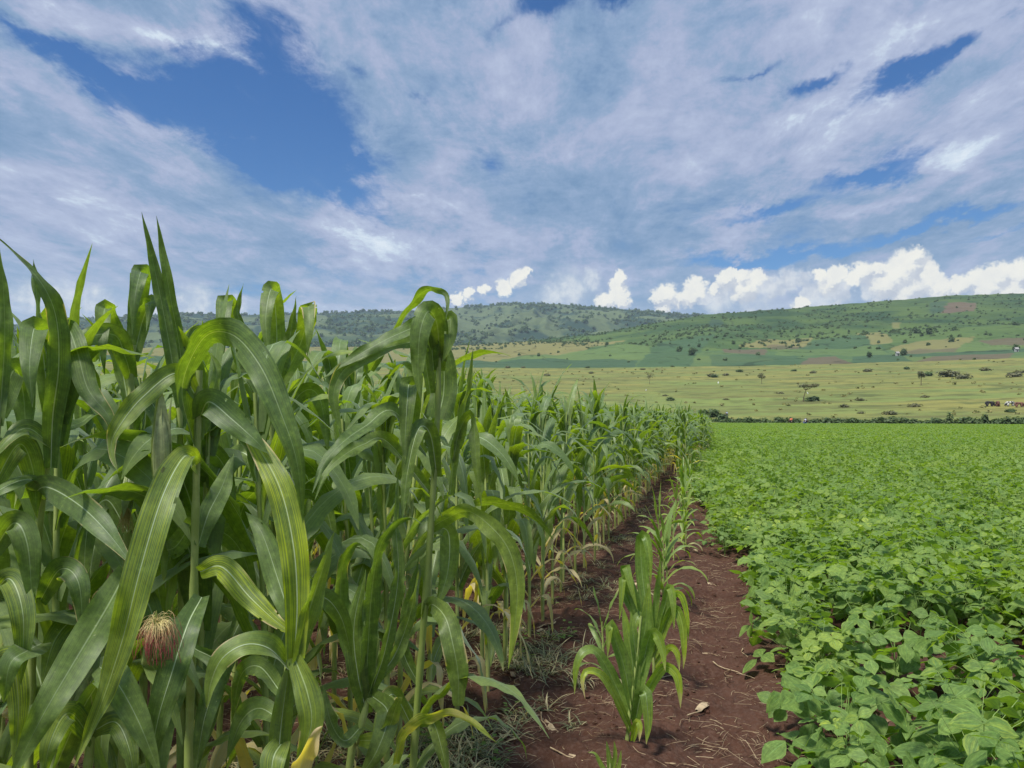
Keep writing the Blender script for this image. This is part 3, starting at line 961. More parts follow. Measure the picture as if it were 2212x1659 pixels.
def maize_parts(rng, H=2.05, scale=1.0, lod=0, yel=0.0, z0=.25):
    """list of (part name, MB, material, children) for one plant standing on the origin"""
    parts = []
    n, m = ((26, 7), (16, 5), (9, 3))[lod]
    lean = rng.uniform(-.04, .04, 2)
    top = np.array((lean[0] * H, lean[1] * H, H * 0.86))
    spts = np.array([(0, 0, -.03), (lean[0] * .2 * H, lean[1] * .2 * H, .4 * H), top])
    nl = int(rng.integers(11, 14))
    zs = np.linspace(z0, 0.93, nl) + rng.normal(0, .008, nl)
    mb = MB()
    stalk_parts(mb, spts, 0.0145 * scale, 0.006 * scale, zs, rng, (9, 6, 4)[lod])
    parts.append(('stalk', mb, M_STALK, None))
    path = catmull(spts, 60)
    a0 = rng.uniform(0, 6.28)
    for i, z in enumerate(zs):
        f = (z - .25) / .68
        p0 = path[int(z * 59)]
        az = a0 + PI * i + rng.normal(0, .32)
        L = (0.42 + 0.38 * math.sin(PI * min(1, (0.18 + f * .75)))) * rng.uniform(.88, 1.12) * H / 2.05
        W = (0.061 + 0.036 * math.sin(PI * (0.2 + .62 * f))) * scale * rng.uniform(.9, 1.1)
        e0 = 56 + 26 * f + rng.normal(0, 5)
        bend = rng.uniform(95, 165) * (1.0 - .35 * f)
        if f > .8 and rng.random() < .22: bend = rng.uniform(8, 50)
        kink = None
        if rng.random() < .55: kink = (rng.uniform(.30, .62), rng.uniform(60, 115)); bend *= .55
        pts, side = arch_line(rng, p0, az, L, e0, bend, rng.uniform(1.1, 1.9), kink, rng.normal(0, .35), n)
        s = np.linspace(0, 1, n)
        side = twist(pts, side, rng.normal(0, 32) * s ** 1.4 + rng.normal(0, 8))
        lb = MB()
        dry = 0.8 if (f < .12 and rng.random() < .8) else 0.0
        y = (0.28 if f < .2 and rng.random() < .5 else 0.0) + yel + (0.25 if rng.random() < .12 else 0)
        add_leaf(lb, pts, side, W * (.6 if dry else 1), rng, n, m, ruffle=.011, tint=(y, dry, rng.random()), tipdry=.5 if rng.random() < .3 else 0, tipyel=.3 if rng.random() < .3 else 0)
        parts.append(('leaf', lb, M_MAIZE, None))
    # central whorl of young blades
    for i in range(3):
        az = a0 + PI * i + rng.normal(0, .5)
        pts, side = arch_line(rng, path[int(.9 * 59)], az, rng.uniform(.36, .60) * H / 2.05, rng.uniform(78, 88), rng.uniform(10, 60), 2.0, (rng.uniform(.45, .7), rng.uniform(60, 120)) if rng.random() < .6 else None, 0, n)
        lb = MB()
        add_leaf(lb, pts, side, rng.uniform(.045, .075) * scale, rng, n, m, fold0=50, fold1=15, ruffle=.004, tint=(yel + .1, 0, rng.random()))
        parts.append(('leaf', lb, M_MAIZE, None))
    if lod < 2 and rng.random() < .55:
        zb = rng.uniform(.42, .55)
        a = a0 + rng.uniform(-.4, .4)
        d = np.array((math.cos(a) * .35, math.sin(a) * .35, 1.0))
        eb, tip, dv = ear_mesh(rng, path[int(zb * 59)] + np.array((math.cos(a), math.sin(a), 0)) * .012, d, .17, .021)
        sk = silk_mesh(rng, tip, dv, 26 if lod == 0 else 10, .09, 1.0 if rng.random() < .5 else .3)
        parts.append(('ear', eb, M_HUSK, [('silk', sk, M_SILK)]))
    return parts

def joined(parts, name):
    """one mesh from all parts of a plant"""
    mats, J = [], MB()
    def put(mb, mat):
        if mat not in mats: mats.append(mat)
        for v, f, uv, t in zip(mb.v, [x for x in mb.f], mb.uv, mb.tint):
            pass
        off = J.n
        for v, uv, t in zip(mb.v, mb.uv, mb.tint):
            J.v.append(v); J.uv.append(uv); J.tint.append(t)
        for f in mb.f:
            J.f.append(f + off); J.mi.append(np.full(len(f), mats.index(mat)))
        J.n += mb.n
    for nm, mb, mat, ch in parts:
        put(mb, mat)
        for c in ch or []: put(c[1], c[2])
    return J.mesh(name, mats)

def plant_tree(root, meshes):
    for nm, me, ch in meshes:
        o = link(nm, me, parent=root)
        for c in ch or []:
            link(c[0], c[1], parent=o)

def part_meshes(parts):
    return [(nm, mb.mesh(nm, [mat]), [(c[0], c[1].mesh(c[0], [c[2]])) for c in ch] if ch else None) for nm, mb, mat, ch in parts]

# ---- foreground plants whose blades are set out one by one (points: x, y of a 2212 px wide print, distance in metres)
def blade(rng, pts, wcm, phi, yel=0.0, dry=0.0, **kw):
    """phi: turn of the blade about its own axis at points along it, 0 = flat side towards the path"""
    wp = np.array([P(x, y, d) for x, y, d in pts])
    n = kw.pop('n', 52)
    c = catmull(wp, n)
    T_ = np.gradient(c, axis=0)
    T_ /= np.linalg.norm(T_, axis=1)[:, None]
    V = c - CAM
    V /= np.linalg.norm(V, axis=1)[:, None]
    sd = np.cross(V, T_)
    sd /= np.linalg.norm(sd, axis=1)[:, None] + 1e-9
    b = np.cross(T_, sd)
    ph = np.radians(np.interp(np.linspace(0, 1, n), np.linspace(0, 1, len(phi)), phi))[:, None]
    side = sd * np.cos(ph) + b * np.sin(ph)
    return c, side, wcm / 100.0, yel, dry, kw

def hero(label, stalk, r0, leaves, ear=None, seed=1, extra=0, stalk_nodes=None):
    rng = np.random.default_rng(seed)
    sp = np.array([P(*p) for p in stalk])
    d = sp[0] - sp[1]
    d = d / np.linalg.norm(d)
    d = np.array((d[0] * .35, d[1] * .35, -1.0))
    g = sp[0] + d * (sp[0][2] + .03)
    line = np.vstack([[g], sp])
    root = empty('maize_plant', (g[0], g[1], 0))
    o3 = np.array((g[0], g[1], 0))
    mb = MB()
    stalk_parts(mb, line - o3, r0, r0 * .6, stalk_nodes or [.1, .22, .34, .46, .58, .70, .82, .93], rng, 12)
    link('stalk', mb.mesh('stalk', [M_STALK]), parent=root)
    for spec in leaves:
        pts, w, phi = spec[:3]
        yel = spec[3] if len(spec) > 3 else 0
        dry = spec[4] if len(spec) > 4 else 0
        kw = dict(spec[5]) if len(spec) > 5 else {}
        c, side, wm, yel, dry, kw = blade(rng, pts, w, phi, yel, dry, **kw)
        lb = MB()
        if kw.pop('uniform', False): kw['wprof'] = leaf_widths(len(c), .9, .2, 3.5)
        add_leaf(lb, c - o3, side, wm * .76, rng, len(c), 11, ragged=True, fold0=kw.pop('fold0', 24), fold1=kw.pop('fold1', 4), ruffle=kw.pop('ruffle', .010), tint=(yel, dry, rng.random()), **kw)
        link('leaf', lb.mesh('leaf', [M_MAIZE]), parent=root)
    path = catmull(line - o3, 60)
    for i in range(extra + 3):                    # lower blades near the ground
        z = 0.10 + .085 * i
        pts, side = arch_line(rng, path[int(z * 59)], rng.uniform(0, 6.28), rng.uniform(.5, .75), rng.uniform(40, 60), rng.uniform(90, 130), 1.4, None, rng.normal(0, .3), 24)
        lb = MB()
        add_leaf(lb, pts, side, rng.uniform(.05, .08), rng, 24, 7, tint=(rng.uniform(0, .4), .8 if i == 0 else 0, rng.random()))
        link('leaf', lb.mesh('leaf', [M_MAIZE]), parent=root)
    if ear:
        for (b, t, rad, silk, L) in ear:
            b3, t3 = P(*b) - o3, P(*t) - o3
            eb, tip, dv = ear_mesh(rng, b3, t3 - b3, np.linalg.norm(t3 - b3), rad)
            eo = link('ear', eb.mesh('ear', [M_HUSK]), parent=root)
            if silk:
                link('silk', silk_mesh(rng, tip, dv, 150, L, silk if silk > 0 else 0).mesh('silk', [M_SILK]), parent=eo)
    tag(root, label, 'maize plant', 'maize plants of the field')
    return root

hero('tall maize plant with a broad leaf arching over its top and a pale husk',
     [(410, 1560, 2.1), (418, 1300, 2.07), (425, 1000, 2.05), (430, 800, 2.05)], .0145, [
    ([(420, 960, 2.05), (393, 840, 2.0), (438, 732, 1.95), (500, 722, 1.9), (562, 790, 1.85), (610, 900, 1.82), (642, 1000, 1.82), (655, 1130, 1.85)], 10.5, [70, 55, 50, 35, 5, 0, 0, 10], .05),
    ([(425, 1010, 2.05), (400, 985, 1.95), (352, 1070, 1.8), (303, 1230, 1.72), (265, 1380, 1.7), (215, 1530, 1.72), (160, 1659, 1.75)], 9.5, [40, 20, 0, 0, 15, 30, 40], .5),
    ([(432, 900, 2.05), (452, 868, 2.0), (500, 905, 1.97), (545, 945, 1.95), (580, 980, 1.95)], 10, [30, 10, 0, 0, 0]),
    ([(427, 860, 2.05), (382, 806, 2.0), (309, 857, 1.95), (258, 920, 1.9), (240, 965, 1.9), (255, 1020, 1.88)], 7.5, [30, 15, 10, 10, 30, 60], .25),
    ([(430, 950, 2.05), (430, 850, 2.05), (405, 790, 2.03), (398, 770, 2.02)], 5, [20, 30, 30]),
    ([(430, 940, 2.06), (458, 850, 2.1), (468, 800, 2.12), (452, 760, 2.13)], 5, [50, 40, 20]),
    ([(432, 1235, 2.05), (480, 1225, 2.0), (540, 1290, 1.95), (600, 1345, 1.93), (648, 1375, 1.92)], 8, [20, 0, 0, 0], .85, .22),
    ([(428, 1180, 2.06), (450, 1110, 2.1), (480, 1050, 2.2), (505, 980, 2.3)], 8, [30, 10, 0]),
    ([(436, 1290, 2.05), (405, 1350, 1.95), (372, 1451, 1.88), (340, 1560, 1.85), (320, 1690, 1.85)], 9.5, [20, 0, 0, 0]),
    ([(420, 1400, 2.06), (470, 1440, 2.05), (440, 1560, 2.0), (420, 1680, 2.0)], 7, [20, 0, 10]),
    ([(420, 1120, 2.06), (380, 1180, 2.15), (340, 1200, 2.25), (300, 1280, 2.3)], 7.5, [10, 0, 0]),
], ear=[((352, 1075, 2.0), (349, 885, 1.98), .024, 0, 0)], seed=3, extra=1)

hero('bright green maize plant with a streaked yellow leaf standing upright in its middle',
     [(600, 1640, 1.9), (622, 1450, 1.9), (638, 1300, 1.92)], .015, [
    ([(636, 1420, 1.9), (642, 1300, 1.9), (634, 1180, 1.9), (607, 1060, 1.93), (560, 970, 1.98), (500, 890, 2.05)], 9.5, [10, 0, 0, 0, 10, 20], .95, 0, {'wprof': leaf_widths(52, .75, .45, 2.2)}),
    ([(640, 1430, 1.9), (668, 1320, 1.9), (700, 1220, 1.9), (724, 1145, 1.92)], 6.5, [20, 30, 40], .25),
    ([(622, 1440, 1.9), (580, 1400, 1.85), (530, 1392, 1.82), (482, 1420, 1.8), (457, 1470, 1.8), (447, 1530, 1.8)], 8, [50, 40, 30, 15, 10, 20], .2),
    ([(632, 1350, 1.95), (600, 1250, 2.0), (565, 1150, 2.05), (530, 1105, 2.1)], 8.5, [10, 0, 0]),
    ([(600, 1690, 1.89), (606, 1580, 1.885), (625, 1430, 1.885)], 8, [0, 0, 0], .22, 0, {'uniform': 1, 'fold0': -40, 'fold1': -40}),
    ([(636, 1420, 1.9), (665, 1500, 1.87), (672, 1570, 1.86), (640, 1660, 1.86)], 8.5, [10, 0, 0], .5, .1),
    ([(640, 1700, 1.84), (655, 1640, 1.82), (680, 1590, 1.8), (697, 1568, 1.8)], 6.5, [0, 20, 30], .3, .95, {'ruffle': .02}),
    ([(630, 1350, 1.93), (690, 1290, 2.0), (735, 1330, 2.05), (760, 1420, 2.1)], 7, [10, 0, 0]),
    ([(612, 1560, 1.9), (560, 1530, 1.95), (520, 1560, 2.0), (490, 1640, 2.0)], 7.5, [20, 10, 0], .1),
    ([(610, 1500, 1.92), (560, 1440, 2.1), (520, 1460, 2.2), (500, 1560, 2.25)], 7, [10, 10, 0], .1),
    ([(612, 1600, 1.9), (590, 1640, 1.85), (585, 1720, 1.82)], 8, [10, 0, 0], .35),
], seed=5)

hero('short maize plant with upright bright green blades and a clasping collar',
     [(757, 1640, 2.32), (772, 1600, 2.32), (795, 1500, 2.33), (815, 1380, 2.35)], .0155, [
    ([(790, 1520, 2.33), (795, 1400, 2.3), (803, 1280, 2.27), (818, 1190, 2.24), (850, 1135, 2.22), (888, 1118, 2.2), (915, 1135, 2.2)], 7.5, [10, 15, 20, 30, 35, 50, 60]),
    ([(795, 1500, 2.33), (757, 1400, 2.35), (737, 1300, 2.35), (742, 1215, 2.33), (768, 1175, 2.3), (797, 1192, 2.28)], 7.5, [10, 0, 10, 20, 40, 30]),
    ([(800, 1500, 2.33), (833, 1400, 2.3), (860, 1250, 2.3), (855, 1130, 2.3), (860, 1020, 2.3)], 6, [40, 30, 40]),
    ([(792, 1540, 2.33), (772, 1450, 2.3), (765, 1350, 2.3), (790, 1230, 2.31)], 8, [0, 0, 0], .15),
    ([(800, 1500, 2.33), (838, 1540, 2.25), (815, 1620, 2.2), (770, 1690, 2.2)], 8.5, [10, 0, 0]),
    ([(800, 1480, 2.34), (850, 1420, 2.4), (885, 1330, 2.42), (905, 1230, 2.42)], 6.5, [20, 40, 50]),
    ([(780, 1570, 2.32), (745, 1600, 2.25), (715, 1560, 2.2), (698, 1480, 2.2)], 6, [20, 30, 20]),
    ([(775, 1600, 2.32), (830, 1590, 2.25), (858, 1520, 2.2), (870, 1505, 2.18)], 7, [20, 10, 20], .3, .4),
], seed=8, extra=1)

hero('tall maize plant with a folded leaf crest above the far hills',
     [(893, 1650, 2.65), (915, 1350, 2.62), (930, 1150, 2.6), (945, 900, 2.6), (948, 740, 2.6)], .0145, [
    ([(800, 800, 2.75), (843, 722, 2.72), (889, 658, 2.68), (920, 627, 2.62), (955, 630, 2.55), (967, 650, 2.52), (963, 692, 2.5)], 6, [40, 50, 55, 65, 60, 15, 0]),
    ([(937, 800, 2.6), (925, 692, 2.55), (896, 706, 2.5), (833, 734, 2.45), (757, 777, 2.42), (689, 823, 2.4)], 7, [0, 20, 30, 30, 30, 40]),
    ([(948, 800, 2.62), (945, 705, 2.55), (926, 672, 2.5), (908, 715, 2.45), (903, 800, 2.45), (910, 868, 2.45)], 9.5, [0, 0, 0, 0, 0, 0]),
    ([(930, 850, 2.6), (909, 748, 2.55), (873, 742, 2.5), (800, 765, 2.45), (743, 800, 2.42), (721, 850, 2.4), (728, 900, 2.4), (740, 948, 2.4)], 8, [20, 30, 40, 40, 25, 0, 0, 0]),
    ([(955, 780, 2.6), (962, 705, 2.58), (972, 688, 2.57), (970, 740, 2.55), (955, 785, 2.55)], 7, [10, 20, 20, 10]),
    ([(945, 905, 2.65), (958, 850, 2.67), (958, 780, 2.67), (945, 715, 2.67)], 12, [0, 0, 0], 0, 0, {'uniform': 1}),
    ([(886, 960, 2.66), (892, 870, 2.62), (884, 830, 2.58), (880, 862, 2.5), (876, 930, 2.48), (874, 1005, 2.47)], 8.5, [0, 0, 0, 0, 0], .05),
    ([(944, 1030, 2.6), (930, 940, 2.55), (905, 925, 2.5), (882, 1010, 2.47), (868, 1125, 2.45)], 7.5, [10, 20, 20, 0]),
    ([(978, 1000, 2.7), (995, 912, 2.7), (1012, 830, 2.7), (1022, 755, 2.7)], 4, [30, 40, 40], .25),
    ([(972, 1070, 2.7), (985, 960, 2.7), (1005, 905, 2.68), (1022, 903, 2.65), (1028, 990, 2.6), (1040, 1095, 2.6)], 6, [40, 40, 50, 40, 10, 0]),
    ([(930, 1140, 2.62), (965, 1120, 2.6), (1010, 1104, 2.5), (1061, 1138, 2.42), (1100, 1190, 2.4), (1117, 1266, 2.4), (1112, 1350, 2.4), (1098, 1445, 2.4)], 8.5, [30, 40, 50, 20, 0, 0, 0, 20], 0, 0, {'tipyel': .4}),
    ([(920, 1330, 2.62), (932, 1305, 2.6), (962, 1334, 2.5), (980, 1400, 2.45), (990, 1460, 2.45), (990, 1525, 2.45)], 9.5, [30, 20, 0, 0, 0], 0, 0, {'blunt': True, 'wprof': leaf_widths(52, .62, .6, 3.0)}),
    ([(935, 1140, 2.64), (968, 1150, 2.68), (968, 1230, 2.66), (944, 1315, 2.62)], 9, [0, 0, 0]),
    ([(905, 1480, 2.64), (870, 1400, 2.62), (885, 1300, 2.6), (905, 1200, 2.6)], 6.5, [20, 20, 30]),
    ([(920, 980, 2.65), (850, 888, 2.5), (790, 920, 2.4), (741, 955, 2.3), (700, 1000, 2.25), (675, 1065, 2.2)], 7.5, [50, 50, 40, 30, 20, 10]),
    ([(925, 1060, 2.65), (835, 953, 2.55), (785, 960, 2.45), (741, 985, 2.35), (705, 1020, 2.3), (680, 1080, 2.26)], 7, [40, 40, 35, 20, 10]),
    ([(855, 1650, 2.5), (868, 1595, 2.45), (908, 1556, 2.4), (976, 1540, 2.35), (1030, 1568, 2.33), (1073, 1604, 2.33)], 5, [30, 30, 40, 30, 10], .9, .45, {'ruffle': .012}),
    ([(905, 1560, 2.66), (935, 1560, 2.62), (955, 1620, 2.6), (970, 1690, 2.6)], 6.5, [20, 0, 0]),
    ([(900, 1590, 2.66), (850, 1500, 2.6), (822, 1560, 2.5), (800, 1680, 2.45)], 7, [20, 10, 0], .2, .3),
], seed=11, extra=1)

hero('maize plant with two long spear leaves rising highest against the sky',
     [(392, 1400, 2.3), (390, 1100, 2.27), (388, 850, 2.25)], .014, [
    ([(398, 850, 2.25), (388, 750, 2.25), (366, 630, 2.22), (338, 466, 2.2)], 4.6, [0, 10, 10]),
    ([(388, 880, 2.22), (366, 745, 2.2), (338, 600, 2.18), (306, 458, 2.15)], 5.0, [0, 10, 10]),
    ([(388, 930, 2.25), (400, 800, 2.3), (412, 720, 2.33), (440, 700, 2.35)], 6, [20, 30, 30]),
    ([(388, 1000, 2.25), (345, 900, 2.3), (310, 860, 2.32), (285, 960, 2.35)], 8, [20, 30, 10]),
    ([(390, 1050, 2.25), (440, 980, 2.35), (480, 1000, 2.4), (510, 1100, 2.4)], 8.5, [30, 20, 0]),
    ([(390, 1200, 2.27), (340, 1120, 2.35), (300, 1160, 2.4), (270, 1280, 2.4)], 8, [20, 10, 0]),
    ([(390, 1250, 2.28), (460, 1150, 2.4), (520, 1190, 2.5), (560, 1320, 2.5)], 8.5, [20, 10, 0]),
], seed=13, extra=2)

hero('maize plant whose top leaf hangs over like a folded bell',
     [(270, 1400, 2.35), (276, 1100, 2.32), (281, 900, 2.3), (287, 745, 2.3)], .014, [
    ([(287, 760, 2.34), (296, 660, 2.36), (304, 600, 2.31), (303, 590, 2.2), (292, 640, 2.13), (286, 725, 2.12)], 7.5, [0, 10, 10, 10, 0, 0]),
    ([(288, 780, 2.3), (306, 700, 2.32), (322, 655, 2.30), (326, 655, 2.22), (316, 715, 2.18)], 6.0, [20, 20, 30, 10]),
    ([(283, 815, 2.3), (270, 770, 2.25), (243, 722, 2.2), (150, 745, 2.1), (60, 830, 2.05)], 8, [0, 0, 20, 50, 50]),
    ([(281, 900, 2.32), (262, 790, 2.36), (235, 690, 2.34), (226, 668, 2.24), (222, 740, 2.16), (226, 810, 2.14)], 8, [20, 20, 20, 10, 0]),
    ([(279, 980, 2.3), (225, 890, 2.3), (170, 915, 2.2), (110, 930, 2.1)], 8, [30, 50, 50]),
    ([(277, 1060, 2.3), (310, 980, 2.4), (340, 990, 2.45), (360, 1090, 2.45)], 8, [20, 20, 0]),
    ([(276, 1150, 2.3), (230, 1080, 2.3), (190, 1140, 2.25), (180, 1280, 2.2)], 8, [20, 10, 0]),
    ([(273, 1280, 2.33), (320, 1220, 2.4), (345, 1290, 2.4), (350, 1400, 2.4)], 8, [20, 10, 0], .2),
], ear=[((285, 1010, 2.28), (272, 1100, 2.2), .016, .05, .05)], seed=17, extra=2)

hero('maize plant with a twisting leaf tip sweeping up to the far left',
     [(62, 1659, 2.1), (72, 1350, 2.08), (88, 1100, 2.04), (108, 960, 2.0)], .015, [
    ([(110, 1010, 2.0), (114, 900, 1.98), (127, 790, 1.95), (122, 690, 1.93), (95, 620, 1.9), (45, 560, 1.88), (-12, 508, 1.85)], 7.5, [0, 0, 10, 10, 20, 50, 60]),
    ([(104, 860, 2.06), (92, 760, 2.06), (80, 718, 2.0), (72, 716, 1.92), (64, 790, 1.86), (70, 880, 1.85)], 9, [10, 10, 10, 0, 0, 0]),
    ([(108, 960, 2.0), (60, 925, 1.95), (18, 950, 1.9), (-25, 1000, 1.88)], 7, [40, 40, 40], .3),
    ([(102, 1050, 2.0), (60, 1035, 1.95), (0, 1058, 1.9), (-60, 1110, 1.9)], 6, [50, 60, 50]),
    ([(66, 1075, 2.04), (100, 1052, 1.95), (170, 1090, 1.9), (232, 1150, 1.85), (290, 1225, 1.8)], 9.5, [30, 20, 10, 20]),
    ([(90, 1390, 2.0), (60, 1405, 1.85), (22, 1435, 1.8), (8, 1520, 1.8)], 9, [40, 30, 0]),
    ([(85, 1300, 2.06), (130, 1230, 2.0), (170, 1260, 1.95), (180, 1390, 1.95)], 8, [20, 0, 0]),
    ([(120, 770, 2.1), (145, 710, 2.1), (167, 760, 2.05), (190, 840, 2.02), (235, 900, 2.0), (252, 960, 2.0)], 8, [30, 30, 10, 0, 0]),
    ([(100, 900, 2.05), (150, 800, 2.1), (190, 790, 2.15), (220, 860, 2.2)], 7, [30, 40, 20]),
    ([(110, 800, 2.02), (85, 700, 2.04), (80, 640, 2.05), (72, 560, 2.06)], 4, [40, 50, 50]),
], seed=19, extra=1)

hero('maize plant at the corner with a wide blue green leaf slanting down to the ground',
     [(190, 1659, 2.1), (215, 1500, 2.1), (240, 1330, 2.1), (268, 1230, 2.05)], .0145, [
    ([(272, 1235, 1.95), (232, 1310, 1.8), (160, 1430, 1.7), (90, 1550, 1.62), (15, 1700, 1.6)], 10.5, [0, 0, 0, 0, 10]),
    ([(215, 1440, 2.0), (250, 1470, 1.8), (300, 1560, 1.77), (348, 1680, 1.77)], 10, [20, 0, 0, 0]),
    ([(240, 1330, 2.1), (290, 1270, 2.15), (330, 1330, 2.15), (340, 1450, 2.1)], 8, [20, 10, 0], .1),
    ([(230, 1400, 2.1), (170, 1340, 2.1), (120, 1380, 2.05), (90, 1480, 2.0)], 8, [20, 10, 0], .2),
    ([(200, 1580, 2.1), (250, 1560, 2.05), (280, 1620, 2.0), (290, 1700, 2.0)], 7.5, [20, 0, 0], .3),
    ([(200, 1600, 2.1), (150, 1540, 2.0), (110, 1600, 1.9), (90, 1700, 1.9)], 8, [20, 0, 0], .3),
], ear=[((315, 1430, 1.90), (341, 1345, 1.83), .015, 1.0, .075)], seed=23, extra=1)

hero('maize plant at the left edge with a single narrow upright spear leaf',
     [(-40, 1500, 1.95), (-20, 1100, 1.92), (-5, 900, 1.9)], .014, [
    ([(-2, 920, 1.9), (10, 740, 1.9), (7, 620, 1.9), (-3, 528, 1.9)], 4.4, [0, 20, 20]),
    ([(-5, 900, 1.9), (30, 800, 1.95), (50, 850, 2.0), (58, 980, 2.0)], 8.5, [20, 10, 0]),
    ([(-15, 1050, 1.92), (40, 960, 1.95), (70, 1010, 1.98), (80, 1120, 2.0)], 8, [20, 0, 0], .2),
    ([(-20, 1200, 1.92), (30, 1130, 1.9), (60, 1180, 1.88), (70, 1320, 1.88)], 8.5, [10, 0, 0]),
    ([(-25, 1300, 1.93), (20, 1250, 1.9), (50, 1330, 1.85), (45, 1480, 1.85)], 8, [10, 0, 0], .3),
    ([(-30, 1450, 1.95), (20, 1420, 1.9), (40, 1520, 1.9), (30, 1660, 1.9)], 7, [10, 0, 0], .7, .3),
], seed=29, extra=1)

hero('maize plant with a hooped leaf and a thin spike just beyond the foreground row',
     [(585, 1500, 3.0), (590, 1200, 2.95), (585, 830, 2.9)], .014, [
    ([(596, 820, 2.95), (598, 720, 2.97), (592, 640, 2.92), (584, 628, 2.80), (574, 690, 2.72), (582, 790, 2.70)], 9, [10, 15, 20, 15, 0, 0]),
    ([(575, 830, 2.9), (520, 700, 2.8), (514, 660, 2.8), (526, 612, 2.8)], 4.5, [10, 20, 30]),
    ([(560, 850, 2.95), (510, 740, 2.95), (492, 665, 2.88), (486, 655, 2.76), (480, 720, 2.68), (478, 800, 2.66)], 10, [10, 15, 20, 10, 0]),
    ([(600, 840, 2.95), (650, 740, 2.98), (664, 675, 2.92), (667, 664, 2.80), (668, 710, 2.74), (664, 770, 2.73)], 9.5, [10, 20, 15, 10, 0]),
    ([(590, 850, 2.9), (620, 760, 2.9), (632, 690, 2.9), (640, 640, 2.9)], 6, [20, 30, 40]),
    ([(588, 900, 2.9), (540, 800, 2.95), (515, 790, 3.0), (500, 880, 3.0)], 9, [20, 20, 0]),
    ([(588, 950, 2.92), (650, 850, 3.0), (690, 860, 3.0), (710, 980, 3.0)], 9, [20, 20, 0]),
    ([(588, 1080, 2.94), (530, 980, 3.0), (490, 1010, 3.05), (470, 1130, 3.05)], 9, [20, 20, 0]),
    ([(588, 1150, 2.95), (650, 1060, 3.0), (700, 1090, 3.0), (730, 1210, 3.0)], 9, [20, 20, 0]),
], seed=31, extra=2)

# ---- plants set out in rows
RNG = np.random.default_rng(77)
N_VAR = 9
maize_variants = [part_meshes(maize_parts(np.random.default_rng(100 + i), H=[2.0, 1.9, 2.12, 1.95, 2.05, 1.85, 2.1, 2.0, 1.92][i], lod=1, z0=.17)) for i in range(N_VAR)]
maize_whole = [joined(maize_parts(np.random.default_rng(200 + i), H=[2.0, 1.9, 2.1, 1.95, 2.05, 1.85][i], lod=1, z0=.19), 'maize_plant') for i in range(6)]
maize_low = [joined(maize_parts(np.random.default_rng(300 + i), H=[2.0, 1.9, 2.1, 1.95, 2.02, 1.85][i], lod=2), 'maize_plant') for i in range(6)]

def cam_xy(x, y):
    """(depth, lateral) of a ground point seen from the camera's heading"""
    fx, fy = -math.sin(YAW), math.cos(YAW)
    return x * fx + y * fy, x * fy - y * fx

def in_view(x, y, pad=0.6, h=0.0):
    d, l = cam_xy(x, y)
    return d > 0.6 and abs(l) < d * 0.672 + pad

ROW0, ROWSP = -1.38, 0.78
plants = []
for k in range(0, 170):
    x0 = ROW0 - ROWSP * k
    y = -1.0 + RNG.uniform(0, .3)
    while y < 186:
        y += RNG.uniform(.27, .46) if y < 40 else RNG.uniform(.5, .8)
        x = x0 + RNG.normal(0, .05)
        if not in_view(x, y, 1.0): continue
        if k == 0 and y < 3.0: continue
        if k == 1 and y < 1.6: continue
        if math.hypot(x, y) < 2.3: continue
        plants.append((x, y, k))
def worth(p):
    x, y, k = p
    return math.hypot(x, y) * (1 + .30 * max(0, k - 1))
for x0, y0 in ((-.72, 19.0), (-.30, 30.0)):
    y = y0
    while y < 186:
        y += RNG.uniform(.3, .5) if y < 60 else RNG.uniform(.5, .8)
        plants.append((x0 + RNG.normal(0, .08), y, 0))
plants.sort(key=worth)
extra_near = [(-1.35, 2.2, 1), (-1.25, 2.9, 1), (-1.5, 2.05, 1), (-1.7, 3.6, 1), (-1.62, 2.75, 1), (-1.85, 2.25, 1), (-1.58, 3.25, 1), (-2.05, 1.85, 1), (-1.48, 2.45, 1), (-1.72, 1.75, 1), (-1.95, 2.8, 1)]
near = extra_near + plants[:56]
mid = plants[60:285]
rest = plants[285:]
ORD = ['first', 'second', 'third', 'fourth', 'fifth', 'sixth', 'seventh', 'eighth', 'ninth', 'tenth', 'eleventh', 'twelfth', 'thirteenth', 'fourteenth', 'fifteenth', 'sixteenth',
       'seventeenth', 'eighteenth', 'nineteenth', 'twentieth']
order = {}
for p in sorted(near + mid, key=lambda p: p[1]):
    order.setdefault(p[2], []).append(p)
def maize_label(p):
    k = p[2]
    i = order[k].index(p)
    if k == 0 and i < 20:
        return f'green maize plant standing {ORD[i]} along the outer row, counted from the front'
    if k == 0:
        return 'small looking maize plant far along the outer row beside the strip of bare soil'
    if k == 1:
        return 'green maize plant in the row just behind the outer row of the field'
    return 'maize plant deep in the dense field behind the outer two rows'
first = {}
for i, p in enumerate(near):
    j = int(RNG.integers(N_VAR))
    root = empty('maize_plant', (p[0], p[1], 0.0), RNG.uniform(0, 6.28))
    s = RNG.uniform(.93, 1.06) * (1.11 if p[2] >= 2 else 1.05 if p[2] == 1 else 1.0)
    root.scale = (s, s, s)
    plant_tree(root, maize_variants[j])
    tag(root, maize_label(p), 'maize plant', 'maize plants of the field')
for p in mid:
    o = link('maize_plant', maize_whole[int(RNG.integers(6))], loc=(p[0], p[1], 0), rot=(0, 0, RNG.uniform(0, 6.28)), scale=RNG.uniform(.92, 1.06) * (1.15 if p[2] >= 2 and p[1] < 14 else 1.0))
    tag(o, maize_label(p), 'maize plant', 'maize plants of the field')

